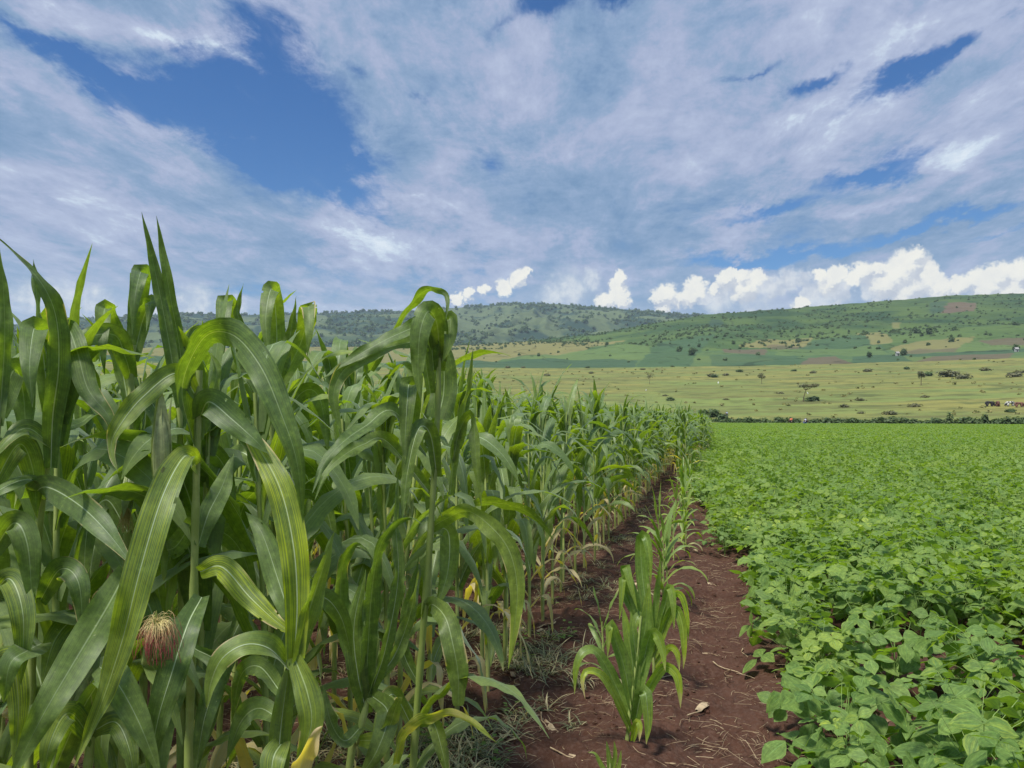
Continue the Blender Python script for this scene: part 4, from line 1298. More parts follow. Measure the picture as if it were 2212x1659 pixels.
# ------------------------------------------------------------------ scattering of what nobody could count
def scatter(name, pts, idx, rotz, scale, protos, tilt=None, label=None, cat=None):
    """ONE object of kind stuff: instances of a few low shapes on its own points"""
    pts = np.asarray(pts, float)
    n = len(pts)
    me = bpy.data.meshes.new(name)
    me.vertices.add(n)
    me.vertices.foreach_set('co', pts.ravel())
    a = me.attributes.new('pick', 'INT', 'POINT'); a.data.foreach_set('value', np.asarray(idx, np.int32))
    rot = np.zeros((n, 3)); rot[:, 2] = rotz
    if tilt is not None: rot[:, :2] = tilt
    a = me.attributes.new('turn', 'FLOAT_VECTOR', 'POINT'); a.data.foreach_set('vector', rot.ravel())
    a = me.attributes.new('size', 'FLOAT', 'POINT'); a.data.foreach_set('value', np.asarray(scale, np.float32))
    me.update()
    shapes = bpy.data.collections.new(name + '_shapes')
    for i, p in enumerate(protos):
        o = bpy.data.objects.new(f'{name}_shape_{i:02d}', p)
        shapes.objects.link(o)
    ng = bpy.data.node_groups.new(name, 'GeometryNodeTree')
    ng.interface.new_socket('Geometry', in_out='INPUT', socket_type='NodeSocketGeometry')
    ng.interface.new_socket('Geometry', in_out='OUTPUT', socket_type='NodeSocketGeometry')
    N = ng.nodes
    gi, go = N.new('NodeGroupInput'), N.new('NodeGroupOutput')
    ci = N.new('GeometryNodeCollectionInfo')
    ci.inputs['Collection'].default_value = shapes
    ci.inputs['Separate Children'].default_value = True
    ci.inputs['Reset Children'].default_value = True
    iop = N.new('GeometryNodeInstanceOnPoints')
    iop.inputs['Pick Instance'].default_value = True
    def attr(nm, t):
        nd = N.new('GeometryNodeInputNamedAttribute')
        nd.data_type = t
        nd.inputs['Name'].default_value = nm
        return nd.outputs['Attribute']
    e2r = N.new('FunctionNodeEulerToRotation')
    L = ng.links.new
    L(gi.outputs[0], iop.inputs['Points'])
    L(ci.outputs[0], iop.inputs['Instance'])
    L(attr('pick', 'INT'), iop.inputs['Instance Index'])
    L(attr('turn', 'FLOAT_VECTOR'), e2r.inputs[0])
    L(e2r.outputs[0], iop.inputs['Rotation'])
    L(attr('size', 'FLOAT'), iop.inputs['Scale'])
    L(iop.outputs[0], go.inputs[0])
    o = link(name, me)
    md = o.modifiers.new('scatter', 'NODES')
    md.node_group = ng
    tag(o, label, cat, None, 'stuff')
    return o

rp = np.array([(p[0], p[1], 0.0) for p in rest])
scatter('maize_field', rp, RNG.integers(0, 6, len(rp)), RNG.uniform(0, 6.28, len(rp)), RNG.uniform(.88, 1.06, len(rp)) * np.where(rp[:, 0] < -3.2, 1.12, 1.0), maize_low,
        label='dense green maize field stretching back to the plain', cat='maize field')
print('maize', len(near), len(mid), len(rest))

# ------------------------------------------------------------------ stunted maize on the bare strip
def stunted_parts(rng, H, lod=1, yel=.3):
    parts = []
    n, m = ((22, 7), (14, 5))[lod]
    mb = MB()
    top = np.array((rng.uniform(-.03, .03), rng.uniform(-.03, .03), H * .62))
    sp = np.array([(0, 0, -.02), top * .5, top])
    stalk_parts(mb, sp, .0095, .005, [.15, .3, .45, .6, .75, .9], rng, 7, brown=.2)
    parts.append(('stalk', mb, M_STALK, None))
    path = catmull(sp, 40)
    a0 = rng.uniform(0, 6.28)
    nl = int(rng.integers(8, 11))
    for i in range(nl):
        f = i / (nl - 1)
        p0 = path[int((.12 + .86 * f) * 39)]
        L = H * (.34 + .18 * math.sin(PI * (.15 + .7 * f))) * rng.uniform(.85, 1.1)
        e0 = 48 + 32 * f + rng.normal(0, 5)
        bend = rng.uniform(115, 165) * (1 - .4 * f)
        if f > .8: bend = rng.uniform(0, 50)
        pts, side = arch_line(rng, p0, a0 + PI * i + rng.normal(0, .45), L, e0, bend, rng.uniform(1.1, 1.7), None, rng.normal(0, .4), n)
        side = twist(pts, side, rng.normal(0, 35) * np.linspace(0, 1, n) ** 1.4)
        lb = MB()
        add_leaf(lb, pts, side, (.036 + .020 * math.sin(PI * (.2 + .6 * f))) * min(1.15, H), rng, n, m, ruffle=.006, tint=(yel * (1.0 - f * .6), .6 if i == 0 else 0, rng.random()), tipdry=.8 if rng.random() < .5 else .2, tipyel=.9 * (1 - f))
        parts.append(('leaf', lb, M_STUNT, None))
    return parts

SR = np.random.default_rng(5)
def place_stunted(x, y, H, label, seed, yel=.3, lod=1, group='stunted maize plants on the bare strip'):
    rng = np.random.default_rng(seed)
    root = empty('stunted_maize_plant', (x, y, float(soil_height(np.array(x), np.array(y)))), rng.uniform(0, 6.28))
    plant_tree(root, part_meshes(stunted_parts(rng, H, lod, yel)))
    tag(root, label, 'young maize plant', group)
    return root

def on_ground(x, y):
    r_ = ray(x, y)
    t = -CAM_H / r_[2]
    return CAM + r_ * t

g = on_ground(1352, 1618)
root = empty('stunted_maize_plant', (g[0], g[1], 0))
rng = np.random.default_rng(44)
D0 = float((g - CAM) @ FWD)
mb = MB()
sp = np.array([g + (0, 0, -.03), P(1358, 1560, D0), P(1372, 1450, D0), P(1385, 1330, D0 + .02)]) - np.array((g[0], g[1], 0))
stalk_parts(mb, sp, .0115, .006, [.15, .32, .5, .68, .85], rng, 9, brown=.4)
link('stalk', mb.mesh('stalk', [M_STALK]), parent=root)
for pts, wd, phi, yel, dry in [
    ([(1360, 1555, 0), (1330, 1480, 0), (1290, 1410, -.05), (1262, 1408, -.08), (1245, 1440, -.1), (1241, 1500, -.1)], 5.4, [10, 20, 30, 40, 20, 10], .15, 0),
    ([(1362, 1580, 0), (1335, 1520, -.05), (1300, 1460, -.1), (1268, 1450, -.12), (1258, 1470, -.14), (1264, 1510, -.15)], 4.2, [20, 20, 40, 30, 10, 0], .8, .1),
    ([(1368, 1540, 0), (1348, 1440, 0), (1325, 1370, -.03), (1318, 1350, -.05), (1312, 1420, -.07)], 6.4, [10, 10, 20, 20, 0], .1, 0),
    ([(1370, 1520, 0), (1365, 1420, 0), (1352, 1350, .02), (1345, 1310, .03)], 6.2, [20, 10, 20], .1, 0),
    ([(1375, 1500, 0), (1392, 1420, 0), (1405, 1370, -.03), (1420, 1372, -.06), (1432, 1410, -.08), (1437, 1450, -.1)], 6.2, [10, 20, 30, 30, 10, 0], .1, 0),
    ([(1380, 1530, 0), (1410, 1470, -.04), (1435, 1440, -.06), (1460, 1455, -.09), (1468, 1490, -.1), (1470, 1530, -.1)], 4.8, [10, 20, 40, 20, 0, 0], .6, .15),
    ([(1372, 1560, 0), (1385, 1500, -.05), (1395, 1500, -.1), (1400, 1560, -.12), (1396, 1608, -.13)], 5.4, [10, 0, 0, 0, 10], .1, 0),
    ([(1378, 1450, 0), (1392, 1370, .02), (1398, 1300, .03), (1403, 1262, .04)], 5.4, [0, 20, 20], .15, 0),
    ([(1376, 1440, 0), (1368, 1370, 0), (1362, 1320, .02)], 4.4, [30, 30, 30], .1, 0),
    ([(1366, 1600, 0), (1376, 1560, -.04), (1382, 1570, -.06), (1381, 1602, -.07)], 3.2, [10, 0, 0], .9, .3),
]:
    c, side, wm, yel, dry, kw = blade(rng, [(a, b, D0 + e) for a, b, e in pts], wd * 1.25, phi, yel, dry, n=24)
    lb = MB()
    add_leaf(lb, c - np.array((g[0], g[1], 0)), side, wm, rng, 24, 7, fold0=30, fold1=14, ruffle=.004, tint=(yel, dry, rng.random()), tipdry=.5, tipyel=.5)
    link('leaf', lb.mesh('leaf', [M_STUNT]), parent=root)
tag(root, 'leafy young maize plant nearest on the bare strip, with drooping side leaves', 'young maize plant', 'stunted maize plants on the bare strip')

g2 = on_ground(1318, 1690)
root = empty('maize_seedling', (g2[0], g2[1], 0))
D1 = float((g2 - CAM) @ FWD)
mb = MB()
mb.tube(np.array([g2 + (0, 0, -.02), P(1318, 1665, D1), P(1318, 1648, D1)]) - np.array((g2[0], g2[1], 0)), [.006, .005, .004], 7)
link('stalk', mb.mesh('stalk', [M_STALK]), parent=root)
for pts, wd, phi in [([(1318, 1680), (1316, 1640), (1310, 1600)], 2.6, [10, 10]), ([(1318, 1680), (1328, 1640), (1328, 1612), (1326, 1600)], 2.4, [20, 10]),
                     ([(1318, 1680), (1300, 1655), (1286, 1628), (1270, 1625)], 2.4, [10, 30]), ([(1318, 1685), (1335, 1660), (1342, 1620)], 2.2, [10, 10])]:
    c, side, wm, yel, dry, kw = blade(rng, [(a, b, D1) for a, b in pts], wd, phi, 0, 0, n=14)
    lb = MB()
    add_leaf(lb, c - np.array((g2[0], g2[1], 0)), side, wm, rng, 14, 5, tint=(.35, 0, rng.random()), ruffle=.002)
    link('leaf', lb.mesh('leaf', [M_STUNT]), parent=root)
tag(root, 'small pale maize seedling in the soil at the bottom edge', 'maize seedling')

g3 = on_ground(1412, 1478)
root = empty('stunted_maize_plant', (g3[0], g3[1], 0))
D2 = float((g3 - CAM) @ FWD)
mb = MB()
sp = np.array([g3 + (0, 0, -.03), P(1412, 1440, D2), P(1408, 1360, D2), P(1400, 1260, D2)]) - np.array((g3[0], g3[1], 0))
stalk_parts(mb, sp, .0115, .006, [.15, .32, .5, .68, .85], rng, 9, brown=.4)
link('stalk', mb.mesh('stalk', [M_STALK]), parent=root)
for pts, wd, phi, yel, dry in [
    ([(1408, 1400, 0), (1396, 1310, 0), (1386, 1225, .03), (1385, 1166, .03), (1394, 1158, -.02), (1403, 1200, -.06), (1406, 1262, -.07)], 8.0, [0, 0, 0, 0, 0, 0, 0], .1, 0),
    ([(1405, 1400, 0), (1372, 1300, 0), (1352, 1238, .02), (1352, 1224, -.02), (1362, 1262, -.06), (1378, 1322, -.08)], 6.5, [10, 10, 10, 10, 0, 0], .1, 0),
    ([(1408, 1390, 0), (1352, 1290, 0), (1346, 1250, -.03), (1342, 1300, -.06), (1338, 1340, -.07)], 6.0, [20, 20, 20, 10, 0], .15, 0),
    ([(1412, 1400, 0), (1436, 1310, 0), (1446, 1268, -.02), (1454, 1300, -.06), (1456, 1360, -.08)], 6.0, [10, 10, 20, 10, 0], .15, 0),
    ([(1412, 1420, 0), (1440, 1340, -.02), (1460, 1315, -.05), (1474, 1350, -.08), (1478, 1410, -.1), (1476, 1445, -.1)], 6.2, [20, 20, 30, 10, 0, 0], .5, .1),
    ([(1412, 1420, 0), (1448, 1300, 0), (1470, 1285, -.04), (1484, 1330, -.06), (1487, 1385, -.07)], 4.6, [20, 30, 30, 10, 10], .7, .1),
    ([(1408, 1430, 0), (1396, 1360, -.03), (1380, 1330, -.06), (1366, 1370, -.09), (1358, 1420, -.1)], 5.4, [10, 10, 20, 10, 0], .15, 0),
    ([(1410, 1370, 0), (1418, 1290, 0), (1424, 1240, 0), (1426, 1205, 0)], 4.2, [20, 20, 20], .2, 0),
    ([(1412, 1440, 0), (1444, 1400, -.03), (1462, 1410, -.06), (1468, 1450, -.08)], 4.4, [20, 20, 10, 0], .8, .3),
]:
    c, side, wm, yel, dry, kw = blade(rng, [(a, b, D2 + e) for a, b, e in pts], wd * 1.1, phi, yel, dry, n=34)
    lb = MB()
    add_leaf(lb, c - np.array((g3[0], g3[1], 0)), side, wm, rng, 34, 7, fold0=28, fold1=8, ruffle=.005, tint=(yel, dry, rng.random()), tipdry=.4, tipyel=.4)
    link('leaf', lb.mesh('leaf', [M_STUNT]), parent=root)
tag(root, 'young maize plant with a broad folded top leaf, right behind the nearest one', 'young maize plant', 'stunted maize plants on the bare strip')

ST = [(-.66, 5.0, .62, 'low young maize plant set left of the line on the bare strip', .3),
      (-.40, 6.9, .98, 'thin yellowish maize plant standing alone in the middle of the bare strip', .55),
      (-.38, 7.35, .85, 'yellowish maize plant close behind the thin lone one on the bare strip', .5)]
for i, (x, y, H, lab, yl) in enumerate(ST):
    place_stunted(x, y, H, lab, 500 + i, yl, 0)
y = 8.6
i = 0
while y < 27:
    near_ = i < 14
    H = float(SR.uniform(.7, 1.0)) if y < 24 else float(SR.uniform(.8, 1.1))
    lab = f'narrow yellow green maize plant, {ORD[i + 6]} along the line on the bare strip' if i < 13 else 'far small maize plant at the vanishing end of the line on the bare strip'
    place_stunted(-.42 + SR.normal(0, .07), y, H, lab, 600 + i, float(SR.uniform(.5, .95)), 1)
    y += SR.uniform(.55, 1.15) * (1 if y < 20 else 1.8)
    i += 1

# ------------------------------------------------------------------ beans
def leaflet(mb, rng, base, d, nrm, L, W, n=7, m=5, tint=(0, 0, .5), lop=0.0):
    """one pointed oval leaflet from base along d, upper face along nrm"""
    d = d / np.linalg.norm(d)
    s = np.cross(d, nrm); s /= np.linalg.norm(s) + 1e-9
    nn = np.cross(s, d)
    v = np.linspace(0, 1, n)
    w = np.array([0.02, .62, .96, 1.0, .80, .44, .02]) if n == 7 else (np.array([.05, 1.0, .75, .02]) if n == 4 else np.interp(v, np.linspace(0, 1, 7), [0.02, .62, .96, 1.0, .80, .44, .02]))
    k = np.linspace(-1, 1, m)
    droop = rng.uniform(.05, .45)
    cl = base + d * (v * L)[:, None] - nn * (droop * L * v ** 2)[:, None] * .6
    fold = rng.uniform(.05, .35)
    bul = rng.uniform(.0, .12)
    X = k[None, :] * (w * W * .5)[:, None] * np.where(k < 0, 1 + lop, 1 - lop)[None, :]
    Z = np.abs(X) * fold - (X ** 2) / (W * .5) * bul * 2 + rng.normal(0, .03 * W, (n, m)) * (np.abs(k)[None, :])
    V = cl[:, None] + X[..., None] * s + Z[..., None] * nn
    uv = np.stack(np.broadcast_arrays((k * .5 + .5)[None, :], v[:, None]), -1)
    mb.grid(V, uv, tint)

def bean_parts(rng, H=.46, Rr=.24, ntri=15, n=7, m=5, leafL=.108, yel=.0):
    st, fo, fl = MB(), MB(), MB()
    nb = 4
    st.tube(np.array([(0, 0, -.02), (rng.normal(0, .01), rng.normal(0, .01), H * .3), (rng.normal(0, .02), rng.normal(0, .02), H * .7)]), [.0045, .004, .0025], 5)
    for i in range(ntri):
        f = (i + .5) / ntri
        a = 2.399 * i + rng.normal(0, .3)
        rr = Rr * math.sqrt(rng.uniform(.03, 1.0)) * (1.05 - .35 * f)
        z = H * (.22 + .78 * f) * rng.uniform(.80, 1.12)
        tip = np.array((math.cos(a) * rr, math.sin(a) * rr, z))
        b = np.array((0, 0, H * (.05 + .55 * f * rng.uniform(.6, 1))))
        mid_ = (b + tip) / 2 + np.array((0, 0, .03)) + rng.normal(0, .01, 3)
        st.tube(catmull(np.array([b, mid_, tip]), 7), .0016 if n > 5 else .002, 4 if n > 5 else 3)
        out = np.array((math.cos(a + rng.normal(0, .5)), math.sin(a + rng.normal(0, .5)), 0))
        sz = leafL * rng.uniform(.55, 1.2) * (1.0 if f < .75 else .72)
        t = (yel + (.35 * rng.random() if f > .7 else .06 * rng.random()) + (.5 if rng.random() < .03 else 0), 0, rng.random())
        up = np.array((0, 0, 1.0)) + out * rng.uniform(-.2, 1.0) + rng.normal(0, .30, 3)
        up /= np.linalg.norm(up)
        h = out - up * (out @ up); h /= np.linalg.norm(h)
        s = np.cross(up, h)
        pet = h * sz * .28
        leaflet(fo, rng, tip + pet, h + rng.normal(0, .12, 3), up, sz, sz * .78, n, m, t)
        leaflet(fo, rng, tip, -h * .15 + s + rng.normal(0, .15, 3), up + s * .25 + rng.normal(0, .1, 3), sz * .92, sz * .74, n, m, t, .12)
        leaflet(fo, rng, tip, -h * .15 - s + rng.normal(0, .15, 3), up - s * .25 + rng.normal(0, .1, 3), sz * .92, sz * .74, n, m, t, -.12)
    for i in range(int(rng.random() < .12)):          # a few upright flower stalks
        a, rr = rng.uniform(0, 6.28), Rr * rng.uniform(.1, .7)
        p = np.array((math.cos(a) * rr, math.sin(a) * rr, H * .7))
        q = p + np.array((rng.normal(0, .02), rng.normal(0, .02), H * rng.uniform(.3, .45)))
        st.tube(np.array([p, (p + q) / 2, q]), .0014, 3)
        for j in range(3):
            c = q + rng.normal(0, .010, 3)
            for pa in (0, 2.1, 4.2):
                e = np.array((math.cos(pa), math.sin(pa), .5))
                leaflet(fl, rng, c, e, np.array((0, 0, 1.0)) - e * .3, .010, .008, 4, 3)
    out = [('stem', st, M_BSTEM, None), ('foliage', fo, M_BEAN, None)]
    if fl.v: out.append(('flower', fl, M_FLOWER, None))
    return out

BR = np.random.default_rng(9)
bean_tree = [part_meshes(bean_parts(np.random.default_rng(700 + i), H=.52, Rr=.30, ntri=19, leafL=.135)) for i in range(8)]
bean_one = [joined(bean_parts(np.random.default_rng(720 + i), H=.51, Rr=.29, ntri=18, n=5, m=3, leafL=.125), 'bean_plant') for i in range(7)]
bean_low = [joined(bean_parts(np.random.default_rng(740 + i), H=.49, Rr=.30, ntri=17, n=4, m=3, leafL=.12), 'bean_plant') for i in range(6)]

BEAN_X0 = .62
def bean_gap(x, y):
    return fbm(np.array(x / .9 + 3.3), np.array(y / .9), 2, 88)
beans = []
row = 0
x = BEAN_X0
while x < 45:
    y = 1.2 + BR.uniform(0, .2)
    while y < 48:
        y += BR.uniform(.20, .30)
        if not in_view(x, y, .5): continue
        xx = x + BR.normal(0, .045)
        if bean_gap(xx, y) < .285: continue
        if math.hypot(xx, y) < 2.0: continue
        beans.append((xx, y, row))
    x += .46
    row += 1
for x, y0 in ((.22, 9.5), (-.08, 15.0), (-.2, 24.0)):              # further off the beans sprawl over the path
    y = y0
    while y < 60:
        y += BR.uniform(.24, .36)
        beans.append((x + BR.normal(0, .05), y, 0))
beans.sort(key=lambda b: math.hypot(b[0], b[1]))
bn, bm, brest = beans[:110], beans[110:300], beans[300:]
border = [b for b in sorted(bn + bm, key=lambda b: b[1]) if b[2] == 0]
def bean_label(b):
    if b[2] == 0:
        i = border.index(b)
        if i < 20: return f'leafy bean plant at the edge of the soil path, {ORD[i]} from the front'
        return 'leafy bean plant further along the edge of the soil path'
    if b[2] == 1: return 'bean plant in the second row from the soil path, leaves overlapping its neighbours'
    return 'bean plant within the closed green canopy right of the soil path'
for b in bn:
    rt = empty('bean_plant', (b[0], b[1], 0), BR.uniform(0, 6.28))
    s = float(BR.uniform(.78, 1.2)) * (.92 if b[2] == 0 else 1)
    rt.scale = (s, s, s)
    plant_tree(rt, bean_tree[int(BR.integers(8))])
    tag(rt, bean_label(b), 'bean plant', 'bean plants of the field')
for b in bm:
    o = link('bean_plant', bean_one[int(BR.integers(7))], loc=(b[0], b[1], 0), rot=(0, 0, BR.uniform(0, 6.28)), scale=float(BR.uniform(.86, 1.14)) * (.92 if b[2] == 0 else 1))
    tag(o, bean_label(b), 'bean plant', 'bean plants of the field')

# far canopy: broad low patches of the same leaves
def bean_patch(seed, size=4.0, count=2000):
    rng = np.random.default_rng(seed)
    mb = MB()
    for i in range(count):
        px, py = rng.uniform(-size / 2, size / 2, 2)
        h = .27 + .34 * float(fbm(np.array(px / .6 + seed), np.array(py / .6), 2, seed))
        if h < .375 and rng.random() < .6: continue
        z = h * rng.uniform(.72, 1.05)
        a = rng.uniform(0, 6.28)
        sz = rng.uniform(.09, .15)
        up = np.array((rng.normal(0, .35), rng.normal(0, .35), 1.0)); up /= np.linalg.norm(up)
        leaflet(mb, rng, np.array((px, py, z)), np.array((math.cos(a), math.sin(a), rng.normal(-.1, .2))), up, sz * 1.2, sz, 4, 3, (.45 * rng.random() ** 2, 0, rng.random()))
    return mb.mesh('bean_patch', [M_BEAN])
patches = [bean_patch(800 + i) for i in range(4)]
pp = []
for gx in np.arange(BEAN_X0 + 1.75, 150, 3.5):
    for gy in np.arange(45, 200, 3.5):
        if not in_view(gx, gy, 5): continue
        d, l = cam_xy(gx, gy)
        # the field ends at a hedge that runs slightly towards the viewer on the right
        if d > 195 - (l - 52) * .95: continue
        pp.append((gx + BR.uniform(-.3, .3), gy + BR.uniform(-.3, .3), BR.uniform(-.03, .03)))
pp = np.array(pp)
bp_ = np.array([(b[0], b[1], 0.0) for b in brest])
allp = np.concatenate([bp_, pp])
idx = np.concatenate([BR.integers(0, 6, len(bp_)), BR.integers(6, 10, len(pp))])
rz = np.concatenate([BR.uniform(0, 6.28, len(bp_)), BR.integers(0, 4, len(pp)) * PI / 2])
sc = np.concatenate([BR.uniform(.84, 1.14, len(bp_)), np.ones(len(pp))])
scatter('bean_field', allp, idx, rz, sc, bean_low + patches, label='closed light green bean canopy reaching to the far hedge', cat='bean field')
print('beans', len(bn), len(bm), len(brest), len(pp))

# ------------------------------------------------------------------ litter and weeds on the soil
def straw_shape(seed, k):
    rng = np.random.default_rng(seed)
    mb = MB()
    for i in range(k):
        p = np.array((rng.normal(0, .14), rng.normal(0, .14), .006 + .012 * rng.random()))
        a = rng.uniform(0, 6.28)
        L = rng.uniform(.02, .15)
        q = p + np.array((math.cos(a), math.sin(a), rng.normal(.02, .12))) * L
        mid_ = (p + q) / 2 + rng.normal(0, .004, 3) + (0, 0, .003)
        mb.tube(catmull(np.array([p, mid_, q]), 5), rng.uniform(.0006, .0017), 3)
    return mb.mesh('straw', [M_STRAW])
def stem_shape(seed):
    rng = np.random.default_rng(seed)
    mb = MB()
    pts = np.cumsum(np.concatenate([[np.zeros(3)], np.stack([np.full(6, .05), rng.normal(0, .022, 6), rng.normal(0, .006, 6)], 1)]), 0) + (0, 0, .012)
    mb.tube(pts, np.linspace(.004, .002, 7), 5)
    lb = rng.uniform(0, 1)
    if lb > .4:
        c = catmull(pts[2:] + (0, .02, .005), 12)
        add_leaf(mb, c, np.tile((0, 1.0, .2), (12, 1)), .034, rng, 12, 4, ruffle=.006)
    return mb.mesh('dry_stem', [M_STRAW])
LR = np.random.default_rng(12)
sp_, si, ss = [], [], []
def zg(x, y): return soil_height(np.asarray(x), np.asarray(y))
for i in range(3300):
    y = 2.8 + 22 * LR.random() ** 1.8
    x = LR.uniform(-3.2, .9)
    w = .35 + 1.2 * float(fbm(np.array(x * 2.2), np.array(y * 2.2), 3, 99)) - .45
    if x < -.85: w += .35
    if LR.random() > w: continue
    sp_.append((x, y)); 
    big = LR.random() < .09
    si.append(LR.integers(5, 9) if big else LR.integers(0, 5)); ss.append(LR.uniform(.6, 1.25))
sp_ = np.array(sp_)
scatter('dry_plant_litter', np.column_stack([sp_, zg(sp_[:, 0], sp_[:, 1]) + .002]), si, LR.uniform(0, 6.28, len(sp_)), ss, [straw_shape(900 + i, 7) for i in range(5)] + [stem_shape(920 + i) for i in range(4)],
        label='dry straw and broken stems lying on the red soil', cat='plant litter')
def clod(seed):
    rng = np.random.default_rng(seed)
    a, b = np.meshgrid(np.linspace(0, 2 * PI, 9)[:-1], np.linspace(.05, PI - .05, 6))
    d = np.stack([np.cos(a) * np.sin(b), np.sin(a) * np.sin(b), np.cos(b) * .7], -1)
    d *= (1 + rng.normal(0, .16, a.shape))[..., None] * .014
    mb = MB()
    mb.grid(d, wrap=True)
    return mb.mesh('clod', [M_SOIL], smooth=False)
cp, cs_ = [], []
for i in range(2600):
    y = 2.8 + 16 * LR.random() ** 1.8
    x = LR.uniform(-3.0, .9)
    if float(fbm(np.array(x * 2.6 + 9), np.array(y * 2.6), 3, 45)) < .46: continue
    cp.append((x, y)); cs_.append(.35 + 1.3 * LR.random() ** 3)
cp = np.array(cp)
scatter('soil_clods', np.column_stack([cp, zg(cp[:, 0], cp[:, 1]) + .002]), LR.integers(0, 4, len(cp)), LR.uniform(0, 6.28, len(cp)), cs_, [clod(930 + i) for i in range(4)],
        label='small red brown clods strewn over the bare soil', cat='soil clods')
def weed_shape(seed, flat=.35, n=16, L=.13):
    rng = np.random.default_rng(seed)
    mb = MB()
    for i in range(n):
        a = rng.uniform(0, 6.28)
        pts, side = arch_line(rng, np.array((rng.normal(0, .03), rng.normal(0, .03), .004)), a, L * rng.uniform(.5, 1.3), rng.uniform(12, 60), rng.uniform(20, 90), 1.2, None, rng.normal(0, .6), 7)
        add_leaf(mb, pts, side, rng.uniform(.004, .009), rng, 7, 3, ruffle=.001, tint=(.1 * rng.random(), .8 * (rng.random() < .4), rng.random()))
    return mb.mesh('weed', [M_WEED])
def broad_weed(seed):
    rng = np.random.default_rng(seed)
    mb = MB()
    for i in range(16):
        a = rng.uniform(0, 6.28)
        p = np.array((math.cos(a), math.sin(a), 0)) * rng.uniform(.01, .09) + (0, 0, rng.uniform(.01, .09))
        leaflet(mb, rng, p, np.array((math.cos(a), math.sin(a), .2)), np.array((0, 0, 1.0)) + rng.normal(0, .2, 3), rng.uniform(.02, .045), .022, 5, 3, (0, 0, rng.random()))
    return mb.mesh('broad_weed', [M_BEAN])
wp, wi, ws = [], [], []
for i in range(2500):
    y = 2.6 + 26 * LR.random() ** 1.7
    x = -1.28 + LR.normal(0, .24) - max(0, LR.normal(0, .9))
    q = float(fbm(np.array(x * 1.4), np.array(y * 1.1), 3, 121))
    if x > -.85 and q < .66: continue
    if q < .50 or (y > 6 and LR.random() < .75): continue
    wp.append((x, y)); wi.append(LR.integers(0, 6) if LR.random() < .9 else LR.integers(6, 9)); ws.append(LR.uniform(.55, 1.3))
wp = np.array(wp)
scatter('wilted_weeds', np.column_stack([wp, zg(wp[:, 0], wp[:, 1])]), wi, LR.uniform(0, 6.28, len(wp)), ws, [weed_shape(940 + i) for i in range(6)] + [broad_weed(950 + i) for i in range(3)],
        label='grey green wilted weeds matted around the feet of the maize', cat='weeds')

# ------------------------------------------------------------------ bushes, trees, hedge
def leaf_cloud(mb, rng, blobs, n, size, tint=(0, 0)):
    """leaf sprays spread through overlapping lumps (centre, radii)"""
    w = np.array([b[1][0] * b[1][1] * b[1][2] for b in blobs]) ** .66
    w /= w.sum()
    for i in range(n):
        c, r = blobs[rng.choice(len(blobs), p=w)]
        d = rng.normal(0, 1, 3); d /= np.linalg.norm(d)
        p = np.array(c) + d * np.array(r) * rng.uniform(.55, 1.04)
        up = d + (0, 0, .8) + rng.normal(0, .35, 3)
        up /= np.linalg.norm(up)
        a = rng.normal(0, 1, 3)
        a -= up * (a @ up)
        s = size * rng.uniform(.6, 1.4)
        leaflet(mb, rng, p, a, up, s * 1.3, s, 4, 3, (tint[0], tint[1], rng.random()))

def bush_parts(seed, w=2.0, h=1.4, n=240, mat=None, size=.22):
    rng = np.random.default_rng(seed)
    fo, st = MB(), MB()
    bl = []
    for i in range(6):
        a = rng.uniform(0, 6.28)
        rr = w * .28 * rng.random()
        hh = h * rng.uniform(.35, .5)
        bl.append(((math.cos(a) * rr, math.sin(a) * rr, hh * rng.uniform(.85, 1.25)), (w * rng.uniform(.22, .34), w * rng.uniform(.22, .34), hh)))
    leaf_cloud(fo, rng, bl, n, size)
    for i in range(6):
        b = bl[i]
        st.tube(catmull(np.array([(0, 0, -.05), np.array(b[0]) * .5 + rng.normal(0, .05, 3), b[0]]), 6), np.linspace(.05, .015, 6) * w / 2, 5)
    return [('stem', st, M_BARK, None), ('crown', fo, mat or M_SHRUB, None)]

def ground_z(x, y):
    r = math.hypot(x, y)
    return float(np.interp(r, PLAIN_R, PLAIN_Z)) if r > 192 else 0.0

def hedge_point(X, off=0.0):
    """point of the hedge line seen in picture column X (1024 px wide)"""
    k = (X - 512) / FPX
    # depth d with d = 195 - (k d - 52) * .95
    d = (195 + 52 * .95) / (1 + .95 * k) + off
    return np.array((-math.sin(YAW) * d + math.cos(YAW) * k * d, math.cos(YAW) * d + math.sin(YAW) * k * d))

HR = np.random.default_rng(31)
hedge_m = [joined(bush_parts(1000 + i, 2.6, HH, 260, size=.28), 'hedge_bush') for i, HH in enumerate((1.25, 1.5, 1.35, 1.2, 1.6))]
tall_m = [joined(bush_parts(1010 + i, 1.8, 2.7, 260, size=.28), 'hedge_bush') for i in range(2)]
X = 708.0
i = 0
peaks = [(849, 1.0), (880, 1.0), (905, 1.0), (948, 1.4), (968, .9), (983, 1.6), (1008, 1.0), (1021, 1.2), (781, 1.0)]
while X < 1034:
    p = hedge_point(X)
    if not (800 < X < 806):
        o = link('hedge_bush', hedge_m[int(HR.integers(5))], loc=(p[0], p[1], -.05), rot=(0, 0, HR.uniform(0, 6.28)), scale=float(HR.uniform(1.1, 1.6)))
        lab = 'low dark green bush in the hedge at the far end of the bean field'
        tag(o, lab, 'hedge bush', 'bushes of the far hedge')
    X += HR.uniform(5.5, 8.5)
    i += 1
